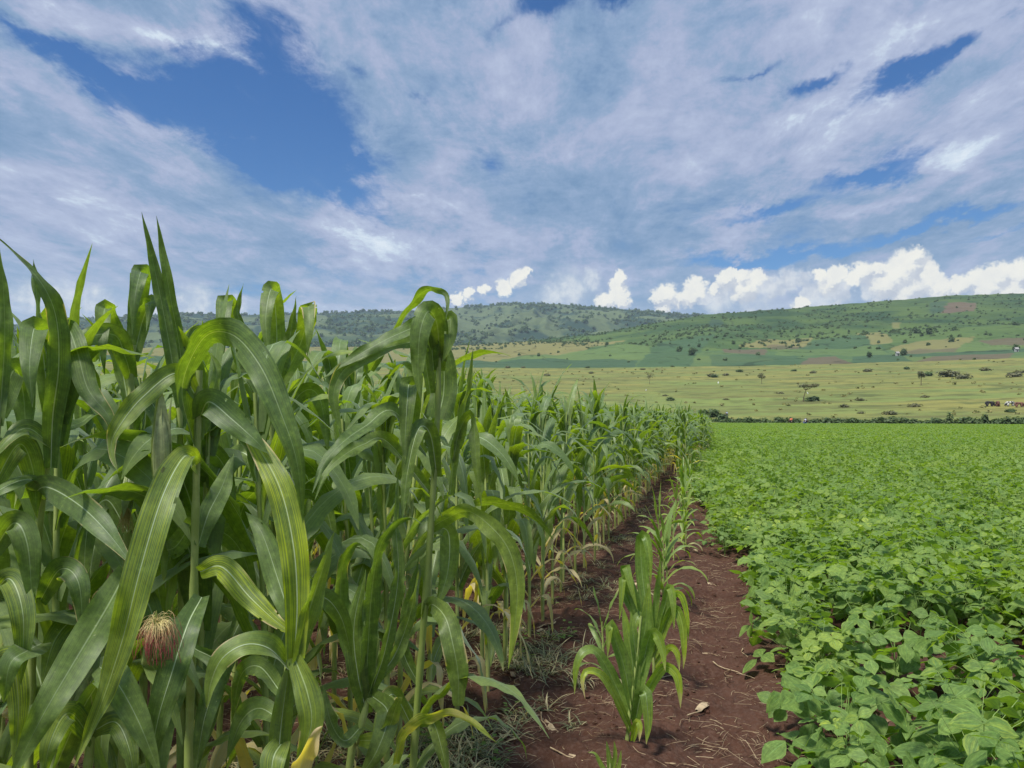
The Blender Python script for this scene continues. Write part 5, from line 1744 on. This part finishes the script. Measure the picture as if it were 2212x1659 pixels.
names = ['third rounded bush further along the hedge, midway to the cattle', 'rounded taller bush in the hedge, first one to the right of the acacia', 'second rounded taller bush in the hedge, just past the first', 'broad tall bush standing out of the hedge before the cattle',
         'small pointed bush beside the broad tall one in the hedge', 'slender pointed bush rising highest from the hedge near the cattle', 'thick bush in the hedge under the cattle', 'dark bush at the right end of the hedge', 'leafy sprig of a bush above the hedge near the orange shirted worker']
order_n = [names[1], names[2], names[0], names[3], names[4], names[5], names[6], names[7], names[8]]
for (X, s), lab in zip(peaks, order_n):
    p = hedge_point(X, -.6)
    o = link('hedge_bush', tall_m[int(X) % 2], loc=(p[0], p[1], -.05), rot=(0, 0, X), scale=(1.0, 1.0, .75 * s))
    tag(o, lab, 'hedge bush', 'bushes of the far hedge')
# grey green thicket where the maize rows end
for k, (X, off, s, lab) in enumerate([(703, 8, 2.0, 'grey green thicket bush at the far end of the maize rows'), (713, 12, 1.9, 'second thicket bush beyond the end of the maize rows'), (722, 6, 1.4, 'smaller thicket bush between the maize end and the hedge')]):
    p = hedge_point(X, off)
    o = link('thicket_bush', hedge_m[k], loc=(p[0], p[1], ground_z(*p) - .05), rot=(0, 0, k), scale=s)
    tag(o, lab, 'bush')

def at_plain(X, Y):
    """ground point on the rising plain or hillside seen at (X, Y) of a 1024 px wide print"""
    a, te = tanel(X, Y)
    rs = np.geomspace(192, 700, 900)
    zz = CAM_H + rs * te
    gz = np.interp(rs, PLAIN_R, PLAIN_Z)
    k = int(np.argmax(gz >= zz)) if (gz >= zz).any() else len(rs) - 1
    r = rs[k]
    return np.array((r * math.sin(a - YAW), r * math.cos(a - YAW), gz[k])), r

def at_hill(X, Y):
    xs = col_x(AZ)
    yr = float(np.interp(X, RIDGE_X, RIDGE_Y))
    t = np.clip((368 - Y) / (368 - yr), 0, 1) ** (1 / .92)
    i = int(np.argmin(np.abs(xs - X)))
    rr, Z, a = HILL
    j = int(round(float(t) * (rr.shape[1] - 1)))
    ang = AZ[i] - YAW
    return np.array((rr[i, j] * math.sin(ang), rr[i, j] * math.cos(ang), Z[i, j])), rr[i, j]

# shrubs dotted over the plain
plain_m = [joined(bush_parts(1100 + i, 4.0, 1.9, 300, size=.42), 'shrub') for i in range(4)]
dry_m = [joined(bush_parts(1120 + i, 5.0, 2.4, 240, mat=M_SHRUB2, size=.45), 'dry_shrub') for i in range(3)]
def c8(x, y): return ((2800 + .557 * x) / 3.9375, (1100 + .557 * y) / 3.9375)
def c7(x, y): return ((1700 + .5425 * x) / 3.9375, (900 + .5425 * y) / 3.9375)
SHR = [  # position, width in metres, dry or green, label
    (c8(725, 862), 6.5, 0, 'round green shrub beside the foot of the acacia'),
    (c8(198, 656), 7.0, 0, 'dark green shrub near the upper edge of the plain, left of the acacia'),
    (c8(585, 650), 5.5, 0, 'small green shrub on the upper plain above the acacia'),
    (c8(715, 664), 6.5, 1, 'dull green shrub on the upper plain above and right of the acacia'),
    (c8(1100, 652), 8.0, 1, 'brownish shrub clump on the upper plain with ragged stems'),
    (c8(1380, 636), 6.0, 0, 'low green shrub where the plain meets the field strips'),
    (c8(1525, 684), 8.5, 0, 'bright green shrub left of the big grey thicket'),
    (c8(1690, 690), 14.0, 1, 'large grey brown thicket on the upper plain'),
    (c8(1780, 702), 9.0, 1, 'low grey shrub at the right foot of the large thicket'),
    (c8(1930, 648), 8.0, 1, 'thin grey scrub far out on the upper plain'),
    (c8(2150, 690), 10.0, 1, 'hazy grey shrub at the right edge of the upper plain'),
    (c8(2190, 665), 7.0, 1, 'grey shrub behind the hazy one at the right edge of the plain'),
    (c8(20, 692), 6.5, 0, 'dark shrub on the plain straight above the end of the maize'),
    (c8(100, 682), 7.0, 1, 'pale grey shrub just right of the dark one on the plain'),
    (c8(480, 812), 4.2, 1, 'thin brown shrub on the grass left of the acacia'),
    (c8(110, 856), 3.6, 1, 'faint brown shrub low on the grass above the maize end'),
    (c8(1280, 955), 4.4, 1, 'brown green shrub on the grass just above the hedge'),
    (c8(1065, 948), 2.6, 1, 'little brown shrub above the hedge, right of the workers'),
    (c8(930, 906), 4.4, 1, 'grey shrub in the grass between acacia and hedge'),
    (c8(1430, 905), 5.0, 1, 'dull shrub in the grass left of the cattle'),
    (c8(1050, 856), 4.0, 1, 'brown tuft of shrub right of the acacia'),
    (c8(1520, 838), 4.0, 1, 'thin shrub in the grass above the dull one near the cattle'),
    (c8(2115, 938), 3.6, 0, 'dense dark green shrub in front of the cattle'),
    (c7(1530, 1025), 6.0, 1, 'dark shrub on the plain above the tips of the far maize'),
    (c7(1155, 1052), 6.0, 1, 'brown shrub on the plain beyond the maize tassels'),
    (c7(840, 1070), 7.5, 1, 'wide brown scrub on the plain behind the maize'),
    (c7(1130, 1012), 6.5, 0, 'green shrub at the top of the plain behind the maize'),
    (c7(550, 1006), 7.5, 1, 'brown scrub at the foot of the dark field strip'),
    (c7(660, 1004), 6.5, 1, 'second brown scrub at the foot of the dark field strip'),
    (c7(1730, 1248), 4.6, 0, 'low green shrub on the grass beyond the maize corner'),
    (c7(1700, 1218), 3.4, 1, 'small dull shrub just behind the low green one'),
    (c7(2040, 1075), 8.5, 1, 'dark brown shrub on the open plain left of the acacia'),
    (c7(1745, 1002), 6.0, 0, 'small green shrub on the plain edge under the plough land'),
]
for i, ((X, Y), wdt, dry, lab) in enumerate(SHR):
    p, r = at_plain(X, Y)
    ms = dry_m[i % 3] if dry else plain_m[i % 4]
    s = wdt / (5.0 if dry else 4.0)
    o = link('dry_shrub' if dry else 'shrub', ms, loc=(p[0], p[1], p[2] - .15), rot=(0, 0, i * 1.3), scale=(s, s, s * .62))
    tag(o, lab, 'shrub', 'shrubs dotted over the plain')

# acacia with a flat crown
def tree(name, base, label, H, crownw, flat, lean, seed, group=None, n=420, size=.5, mat=None, thick=.16):
    rng = np.random.default_rng(seed)
    root = empty(name, base)
    tr, cr = MB(), MB()
    fork = np.array((lean[0] * .3, lean[1] * .3, H * .38))
    bend = np.array((lean[0] - .35 * abs(lean[0]), lean[1], H * .62))
    trunk = catmull(np.array([(0, 0, -.3), (lean[0] * .05, 0, H * .18), fork, bend]), 14)
    tr.tube(trunk, np.linspace(thick, thick * .55, 14), 8)
    bl = []
    for i in range(9):
        a = 2.4 * i + rng.normal(0, .3)
        rr = crownw * .5 * math.sqrt((i + .5) / 9) * .8
        c = np.array((lean[0] + math.cos(a) * rr, lean[1] + math.sin(a) * rr, H * (.86 + rng.normal(0, .02)) if flat else H * rng.uniform(.55, .88)))
        r = crownw * rng.uniform(.17, .24)
        bl.append((c, (r, r, r * (.36 if flat else .95))))
        tr.tube(catmull(np.array([bend, (bend + c) / 2 + (0, 0, -.04 * H if flat else .02 * H), c]), 7), np.linspace(thick * .5, thick * .12, 7), 5)
    leaf_cloud(cr, rng, bl, n, size)
    link('trunk', tr.mesh('trunk', [M_BARK]), parent=root)
    link('crown', cr.mesh('crown', [mat or M_SHRUB]), parent=root)
    tag(root, label, 'tree', group)
    return root
p, r = at_plain(*c8(652, 866))
tree('acacia_tree', p + (0, 0, -.05), 'lone flat topped acacia with a crooked bare trunk on the grass plain', 6.3, 7.4, True, (1.3, 0), 41, n=620, size=.30, mat=M_SHRUB2, thick=.17)
p, r = at_plain(*c8(1485, 752))
tree('small_tree', p, 'small thin tree with a narrow crown on the plain left of the cattle', 6.5, 3.4, False, (.2, 0), 42, n=240, size=.42, mat=M_SHRUB2, thick=.16)
p, r = at_plain(*c8(358, 738))
tree('small_tree', p, 'small thin tree on the plain left of the acacia', 5.6, 4.0, False, (-.2, 0), 43, n=220, size=.42, mat=M_SHRUB2, thick=.14)
p, r = at_plain(*c7(1582, 1132))
tree('small_tree', p, 'spindly pale tree on the plain behind the far maize tips', 6.6, 4.0, False, (.2, 0), 44, n=120, size=.36, mat=M_SHRUB2, thick=.12)

# trees on the hillside
hill_t = [joined([('trunk', None, None, None)][:0] + bush_parts(1200 + i, 9, 8.5, 260, size=1.15), 'hillside_tree') for i in range(4)]
HT = [(c8(165, 476), 1.1, 'rounded dark tree at the left of the tan field strip'), (c8(622, 445), 1.5, 'taller dark tree standing among the tan field strips'), (c8(505, 398), .8, 'small dark tree above the tan field strips'),
      (c8(708, 405), .7, 'tiny dark tree right of the tan field strips'), (c8(1125, 582), 1.2, 'dark tree between the two brown ploughed fields'), (c8(1368, 576), 1.5, 'dense tree beside the pale huts at the foot of the hill'),
      (c8(1710, 485), 1.6, 'big dark tree in the tan field on the right slope'), (c8(1460, 424), 1.9, 'wide dark tree group on the middle slope'), (c8(1555, 442), 1.8, 'second wide tree right of the first on the middle slope'), (c8(1497, 446), 1.0, 'little tree between the two wide ones on the slope'),
      (c8(1305, 388), .9, 'small tree above the tan field on the right slope'), (c8(1725, 415), .9, 'lone small tree high above the big dark tree'), (c8(2150, 372), 1.3, 'tree cluster high on the right edge of the slope'), (c8(2185, 374), 1.0, 'tree at the right edge of the slope cluster'),
      (c8(1385, 486), 1.0, 'pale tree at the boundary of the tan field'), (c8(1092, 376), .8, 'small tree on the upper edge of the tan plot'), (c8(985, 380), .8, 'small tree on the dark slope left of the tan plot'),
      (c7(1885, 945), 2.0, 'tall dark tree by the corner of the green field'), (c7(1945, 880), 1.1, 'tree on the field boundary climbing the slope'), (c7(1920, 905), .9, 'small tree below the boundary tree'), (c7(1800, 900), 1.6, 'broad low tree clump inside the green field'),
      (c7(1275, 856), 1.2, 'dark tree on the crest line of the tan land'), (c7(372, 912), 1.3, 'dark tree on the tan land behind the tall maize'), (c7(770, 938), 1.0, 'small tree beside the light green plot'), (c7(630, 920), 1.1, 'low tree in the tan land behind the maize'),
      (c8(345, 455), .8, 'tiny tree on the tan strip near the rounded dark tree'), (c8(1190, 470), .8, 'tiny tree at the right corner of the dark green plot'), (c8(2170, 570), 1.3, 'tree beside the white hut at the right edge')]
for i, ((X, Y), s, lab) in enumerate(HT):
    p, r = at_hill(X, Y)
    o = link('hillside_tree', hill_t[i % 4], loc=(p[0], p[1], p[2] - .4), rot=(0, 0, i * 2.1), scale=s * .66)
    tag(o, lab, 'tree', 'trees scattered on the hillside')

# scrub and woodland too dense to count
WR = np.random.default_rng(64)
scrub_m = [joined(bush_parts(1300 + i, 7, 4.5, 70, mat=M_SCRUB, size=1.5), 'scrub') for i in range(4)]
rr, Z, a = HILL
q, qs = [], []
for _ in range(20000):
    i, j = WR.integers(0, rr.shape[0]), int(rr.shape[1] * WR.random() ** .75)
    if j >= rr.shape[1]: continue
    X = float(col_x(AZ[i]))
    if X < 380 or X > 1080: continue
    yr = float(np.interp(X, RIDGE_X, RIDGE_Y))
    t = j / (rr.shape[1] - 1)
    Y = 368 + (yr - 368) * t ** .92
    up_ = min(1, max(0.0, (352 - Y) / 14))
    ang = AZ[i] - YAW
    wx, wy = rr[i, j] * math.sin(ang), rr[i, j] * math.cos(ang)
    dn = float(fbm(np.array(wx / 70), np.array(wy / 70), 3, 55))
    pr = (.015 + 1.0 * up_ * max(0, dn - .34) * 3 + (.6 if t > .985 else 0))
    if WR.random() > pr: continue
    q.append((wx, wy, Z[i, j] - .3)); qs.append(WR.uniform(.3, .85))
scatter('hillside_scrub', q, WR.integers(0, 4, len(q)), WR.uniform(0, 6.28, len(q)), qs, scrub_m, label='dark green scrub covering the upper slope of the near hill', cat='scrub')
wood_m = [joined(bush_parts(1340 + i, 16, 13, 46, mat=M_SCRUB, size=4.2), 'wood_tree') for i in range(4)]
rr, Z, a, f, f2, tp = FARH
q, qs = [], []
for _ in range(16000):
    i, j = WR.integers(0, rr.shape[0]), WR.integers(0, rr.shape[1])
    X = float(col_x(AZ[i]))
    if X < -30 or X > 900: continue
    pr = .12 + .55 * f[i, j] + .5 * f2[i, j] + tp[i, j] + (.9 if j > rr.shape[1] - 4 else 0)
    if WR.random() > pr: continue
    ang = AZ[i] - YAW
    q.append((rr[i, j] * math.sin(ang), rr[i, j] * math.cos(ang), Z[i, j] - 1)); qs.append(WR.uniform(.5, 1.2))
scatter('far_woodland', q, WR.integers(0, 4, len(q)), WR.uniform(0, 6.28, len(q)), qs, wood_m, label='blue green woodland mottling the far hills', cat='woodland')
# grass tussocks of the plain
M_TUFT = leaf_material('tussock_blade', (0.200, 0.205, 0.064), (0.300, 0.280, 0.095), (1.2, 1.4, 0.6), 0.2, rough=0.8, veins=3)
tus_m = [joined(bush_parts(1400 + i, 2.0, .8, 34, mat=M_TUFT, size=.5), 'tussock') for i in range(4)]
q, qs = [], []
for _ in range(600):
    r = 198 + 500 * WR.random() ** 1.3
    az = WR.uniform(-.12, .62)
    ang = az - YAW
    x, y = r * math.sin(ang), r * math.cos(ang)
    if float(fbm(np.array(x / 16), np.array(y / 9), 3, 171)) < .5: continue
    q.append((x, y, float(np.interp(r, PLAIN_R, PLAIN_Z)) - .1)); qs.append(WR.uniform(.25, .6) * (1 + r / 500))
scatter('grass_tussocks', q, WR.integers(0, 4, len(q)), WR.uniform(0, 6.28, len(q)), qs, tus_m, label='coarse grass tussocks scattered over the yellow green plain', cat='grass')

# ------------------------------------------------------------------ people, cattle, birds, huts (all far away)
def flat_mat(name, c, c2=None, scale=3.0, lo=.5, hi=.54, rough=.8):
    m, T = new_mat(name)
    p = T.n('ShaderNodeBsdfPrincipled')
    tc = T.n('ShaderNodeTexCoord').outputs['Object']
    n = T.noise(tc, scale, 3, .55).outputs[0]
    T.put(p.inputs['Base Color'], T.mix(T.step(n, lo, hi), c, c2 or tuple(v * .8 for v in c)))
    p.inputs['Roughness'].default_value = rough
    o = T.n('ShaderNodeOutputMaterial')
    T.put(o.inputs[0], p.outputs[0])
    return m

def skin(name, verts, edges, radii, mat, parent=None, sub=1, loc=(0, 0, 0), rz=0.0):
    me = bpy.data.meshes.new(name)
    me.from_pydata([tuple(v) for v in verts], edges, [])
    me.materials.append(mat)
    o = link(name, me, parent=parent, loc=loc, rot=(0, 0, rz))
    md = o.modifiers.new('skin', 'SKIN')
    sv = me.skin_vertices[0].data if me.skin_vertices else None
    if sv is None:
        bm_layer = me.attributes
        import bmesh
        b = bmesh.new(); b.from_mesh(me)
        ly = b.verts.layers.skin.verify()
        b.verts.ensure_lookup_table()
        for i, v in enumerate(b.verts):
            v[ly].radius = (radii[i] if hasattr(radii[i], '__len__') else (radii[i], radii[i]))
            v[ly].use_root = (i == 0)
        b.to_mesh(me); b.free()
    md.use_smooth_shade = True
    if sub:
        ss_ = o.modifiers.new('smooth', 'SUBSURF')
        ss_.levels = sub; ss_.render_levels = sub
    return o

M_SKIN = flat_mat('skin_brown', (0.10, 0.055, 0.035))
M_HAIR = flat_mat('black_hair', (0.012, 0.010, 0.009))
def person(base, rz, label, shirt, lower, bend=0.0, reach=.3, skirt=False):
    """rz: direction faced; bend: forward lean of the trunk in radians"""
    root = empty('person', base, rz)
    hip = np.array((0, 0, .92))
    d = np.array((0, math.sin(bend), math.cos(bend)))          # along the trunk, faces +Y
    fwd = np.array((0, math.cos(bend), -math.sin(bend)))
    ch, nk, hd = hip + d * .32, hip + d * .55, hip + d * .66 + fwd * .03
    tp = hip + d * .80 + fwd * .03
    V = [hip, ch, nk, hd, tp]
    Rr = [.13, .15, .055, .085, .07]
    E = [(0, 1), (1, 2), (2, 3), (3, 4)]
    def chain(start, pts, rs):
        k = start
        for p, r in zip(pts, rs):
            V.append(np.array(p)); Rr.append(r); E.append((k, len(V) - 1)); k = len(V) - 1
    for s in (-1, 1):
        sh = hip + d * .48 + np.array((s * .19, 0, 0))
        el = sh + np.array((s * .05, .06 + reach * .3, -.27))
        wr = el + np.array((-s * .03, reach * .55, -.22 + reach * .15))
        hn = wr + np.array((0, reach * .12, -.09))
        chain(1, [sh, el, wr, hn], [.055, .045, .034, .03])
        # foot forward / back a little, as when hoeing along a row
        kn = np.array((s * .11, .06 + s * .10, .50))
        an = np.array((s * .12, .02 + s * .16, .09))
        to = an + np.array((0, .17, -.05))
        chain(0, [(s * .10, 0, .86), kn, an, to], [.095, .065, .045, .04])
    skin('body', V, E, Rr, M_SKIN, root)
    # shirt with short sleeves
    SV = [hip + d * .02, ch, hip + d * .50]
    SE = [(0, 1), (1, 2)]
    SRr = [.155, .175, .12]
    for s in (-1, 1):
        sh = hip + d * .48 + np.array((s * .19, 0, 0))
        el = sh + np.array((s * .035, .04 + reach * .2, -.18))
        SV += [sh, el]; SE += [(1, len(SV) - 2), (len(SV) - 2, len(SV) - 1)]; SRr += [.075, .068]
    skin('shirt', SV, SE, SRr, shirt, root)
    if skirt:
        skin('skirt', [(0, 0, .95), (0, .02, .70), (0, .03, .42)], [(0, 1), (1, 2)], [.16, .21, .23], lower, root)
    else:
        TV, TE, TR = [(0, 0, .93)], [], [.155]
        for s in (-1, 1):
            TV += [(s * .10, 0, .84), (s * .11, .06 + s * .10, .50), (s * .12, .03 + s * .15, .16)]
            k = len(TV)
            TE += [(0, k - 3), (k - 3, k - 2), (k - 2, k - 1)]; TR += [.115, .085, .075]
        skin('trousers', TV, TE, TR, lower, root)
    skin('hair', [hd + d * .04 - fwd * .02, tp + d * .01 - fwd * .01], [(0, 1)], [.088, .074], M_HAIR, root)
    tag(root, label, 'person')
    return root
hp = hedge_point(791, -5)
person((hp[0], hp[1], 0), YAW + .5, 'person in an orange shirt standing at the far end of the bean field', flat_mat('orange_shirt', (.85, .22, .10)), flat_mat('dark_trousers', (.02, .018, .018)), .15)
hp = hedge_point(804.5, -16)
person((hp[0], hp[1], 0), YAW - 1.2, 'person in a pale shirt and blue trousers leaning over the beans', flat_mat('pale_shirt', (.60, .66, .74)), flat_mat('blue_trousers', (.09, .13, .26)), .5)
pz, r = at_plain(727, 418.2)
person((pz[0], pz[1], pz[2]), YAW + 1.0, 'person in grey blue clothes behind the hedge near the maize corner', flat_mat('grey_shirt', (.42, .48, .58)), flat_mat('grey_skirt', (.22, .24, .34)), .1, .2, True)

def cow(base, rz, label, mat, head_down=1.0, scale=1.0):
    """body runs along +X (head end)"""
    root = empty('cow', base, rz)
    root.scale = (scale,) * 3
    V, Rr, E = [], [], []
    def ad(p, r, k=None):
        V.append(np.array(p, float)); Rr.append(r)
        if k is not None: E.append((k, len(V) - 1))
        return len(V) - 1
    b0 = ad((0, 0, .98), (.30, .33))
    b1 = ad((.45, 0, .96), (.29, .34), b0)
    b2 = ad((.72, 0, 1.05), (.20, .24), b1)
    r1 = ad((-.45, 0, 1.02), (.29, .30), b0)
    r2 = ad((-.78, 0, 1.08), (.16, .18), r1)
    hz = .98 - .72 * head_down
    n1 = ad((1.00, 0, 1.02 - .42 * head_down), (.11, .15), b2)
    n2 = ad((1.12, 0, hz + .14), (.10, .12), n1)
    h1 = ad((1.22, 0, hz + .02), (.085, .10), n2)
    ad((1.36, 0, hz - .16), (.06, .06), h1)
    for s in (-1, 1):
        ad((1.08, s * .17, hz + .18), (.03, .02), n2)             # ear
        f0 = ad((.52, s * .19, .72), (.11, .10), b1)
        f1 = ad((.54 + s * .05, s * .19, .42), .062, f0)
        f2 = ad((.52 + s * .07, s * .19, .10), .045, f1)
        ad((.56 + s * .07, s * .19, .02), .052, f2)
        q0 = ad((-.55, s * .19, .74), (.14, .12), r1)
        q1 = ad((-.46 + s * .06, s * .19, .56), .085, q0)           # stifle, forward
        q2 = ad((-.66 + s * .08, s * .19, .38), .052, q1)           # hock, backward
        q3 = ad((-.62 + s * .08, s * .19, .10), .042, q2)
        ad((-.58 + s * .08, s * .19, .02), .05, q3)
    t1 = ad((-.90, 0, .92), .03, r2)
    t2 = ad((-.95, 0, .55), .02, t1)
    ad((-.94, 0, .38), .04, t2)
    skin('body', V, E, Rr, mat, root)
    hb = MB()
    for s in (-1, 1):
        hb.tube(catmull(np.array([(1.08, s * .08, hz + .24), (1.08, s * .2, hz + .34), (1.12, s * .2, hz + .48)]), 6), np.linspace(.025, .006, 6), 5)
    link('horns', hb.mesh('horns', [M_STRAW]), parent=root)
    tag(root, label, 'cow', 'cattle grazing on the plain')
    return root
for X, Y, turn, lab, mt, sc_ in [
    (989.8, 406.3, 0.0, 'black cow grazing with lowered head, leftmost of the cattle', flat_mat('black_hide', (.018, .016, .018)), 1.12),
    (997.8, 406.3, 1.15, 'reddish brown cow seen from behind next to the black cow', flat_mat('red_brown_hide', (.13, .055, .035)), 1.12),
    (1010.2, 406.2, PI * .97, 'white and black patched cow behind the dense green shrub', flat_mat('pied_hide', (.50, .48, .43), (.02, .02, .02), 1.9, .46, .50), 1.05),
    (1019.4, 407.2, -.12, 'brown cow at the right edge with a dark lowered head', flat_mat('brown_hide', (.15, .065, .04), (.05, .025, .02), 1.4, .55, .62), 1.08)]:
    p, r = at_plain(X, Y)
    cow((p[0], p[1], p[2]), YAW + turn, lab, mt, 1.0, sc_)

M_WHITE = flat_mat('white_feather', (.80, .80, .76))
def egret(X, Y, label):
    p, r = at_plain(X, Y)
    V = [(0, 0, .48), (.14, 0, .54), (.20, 0, .68), (.17, 0, .82), (.24, 0, .90), (.36, 0, .88), (-.20, 0, .42), (0, .04, .30), (.02, .04, .02), (0, -.04, .30), (-.02, -.04, .02)]
    E = [(0, 1), (1, 2), (2, 3), (3, 4), (4, 5), (0, 6), (0, 7), (7, 8), (0, 9), (9, 10)]
    Rr = [.10, .08, .035, .03, .035, .01, .05, .03, .012, .03, .012]
    root = empty('egret', p, YAW + X)
    root.scale = (.75, .75, .75)
    skin('body', V, E, Rr, M_WHITE, root)
    tag(root, label, 'white bird', 'white birds on the plain')
egret(807.8, 394.3, 'white bird in the grass right of the acacia trunk')
egret(*c8(50, 738), 'white bird standing on the plain above the end of the maize')
egret(*c7(1555, 1180), 'white bird low on the green plain behind the maize tips')
egret(*c7(2082, 1122), 'white bird by the dark shrub on the open plain')

M_PLASTER = flat_mat('white_plaster', (.40, .40, .36))
M_TIN = flat_mat('tin_roof', (.34, .32, .30))
M_DOOR = flat_mat('dark_door', (.06, .045, .035))
def hut(X, Y, rz, label, w=6.0):
    p, r = at_hill(X, Y)
    root = empty('hut', (p[0], p[1], p[2] - .2), rz)
    h, d = 2.7, w * .7
    mb = MB()
    x, y = w / 2, d / 2
    mb.add([(-x, -y, -.6), (x, -y, -.6), (x, y, -.6), (-x, y, -.6), (-x, -y, h), (x, -y, h), (x, y, h), (-x, y, h)], [(0, 1, 5, 4), (1, 2, 6, 5), (2, 3, 7, 6), (3, 0, 4, 7)])
    mb.add([(-x, -y, h), (-x, y, h), (-x, 0, h + 1.3)], [(1, 0, 2)])
    mb.add([(x, -y, h), (x, y, h), (x, 0, h + 1.3)], [(0, 1, 2)])
    link('wall', mb.mesh('wall', [M_PLASTER], smooth=False), parent=root)
    rb = MB()
    e = .4
    for s in (-1, 1):
        a = np.array([(-x - e, s * (y + e), h - .32), (x + e, s * (y + e), h - .32), (x + e, 0, h + 1.36), (-x - e, 0, h + 1.36)])
        b = a + (0, 0, .08)
        rb.add(np.concatenate([a, b]), [(0, 1, 2, 3), (4, 5, 6, 7), (0, 1, 5, 4), (1, 2, 6, 5), (2, 3, 7, 6), (3, 0, 4, 7)])
    link('roof', rb.mesh('roof', [M_TIN], smooth=False), parent=root)
    db = MB()
    db.add([(-.5, -y - .05, -.1), (.5, -y - .05, -.1), (.5, -y - .05, 2.0), (-.5, -y - .05, 2.0), (-.5, -y + .02, -.1), (.5, -y + .02, -.1), (.5, -y + .02, 2.0), (-.5, -y + .02, 2.0)],
           [(0, 1, 2, 3), (0, 1, 5, 4), (1, 2, 6, 5), (2, 3, 7, 6), (3, 0, 4, 7)])
    link('door', db.mesh('door', [M_DOOR], smooth=False), parent=root)
    tag(root, label, 'hut')
hut(*c8(1322, 577), YAW + .2, 'small white walled hut left of the dense tree at the hill foot', 2.8)
0 and hut(*c8(1350, 566), YAW - .3, 'little pale hut right behind the dense tree at the hill foot', 3.2)
hut(*c8(2175, 574), YAW + .1, 'white hut near the right edge at the foot of the hill', 2.8)
0 and hut(*c7(1890, 970), YAW, 'tiny white hut below the tall dark tree by the green field', 3.2)
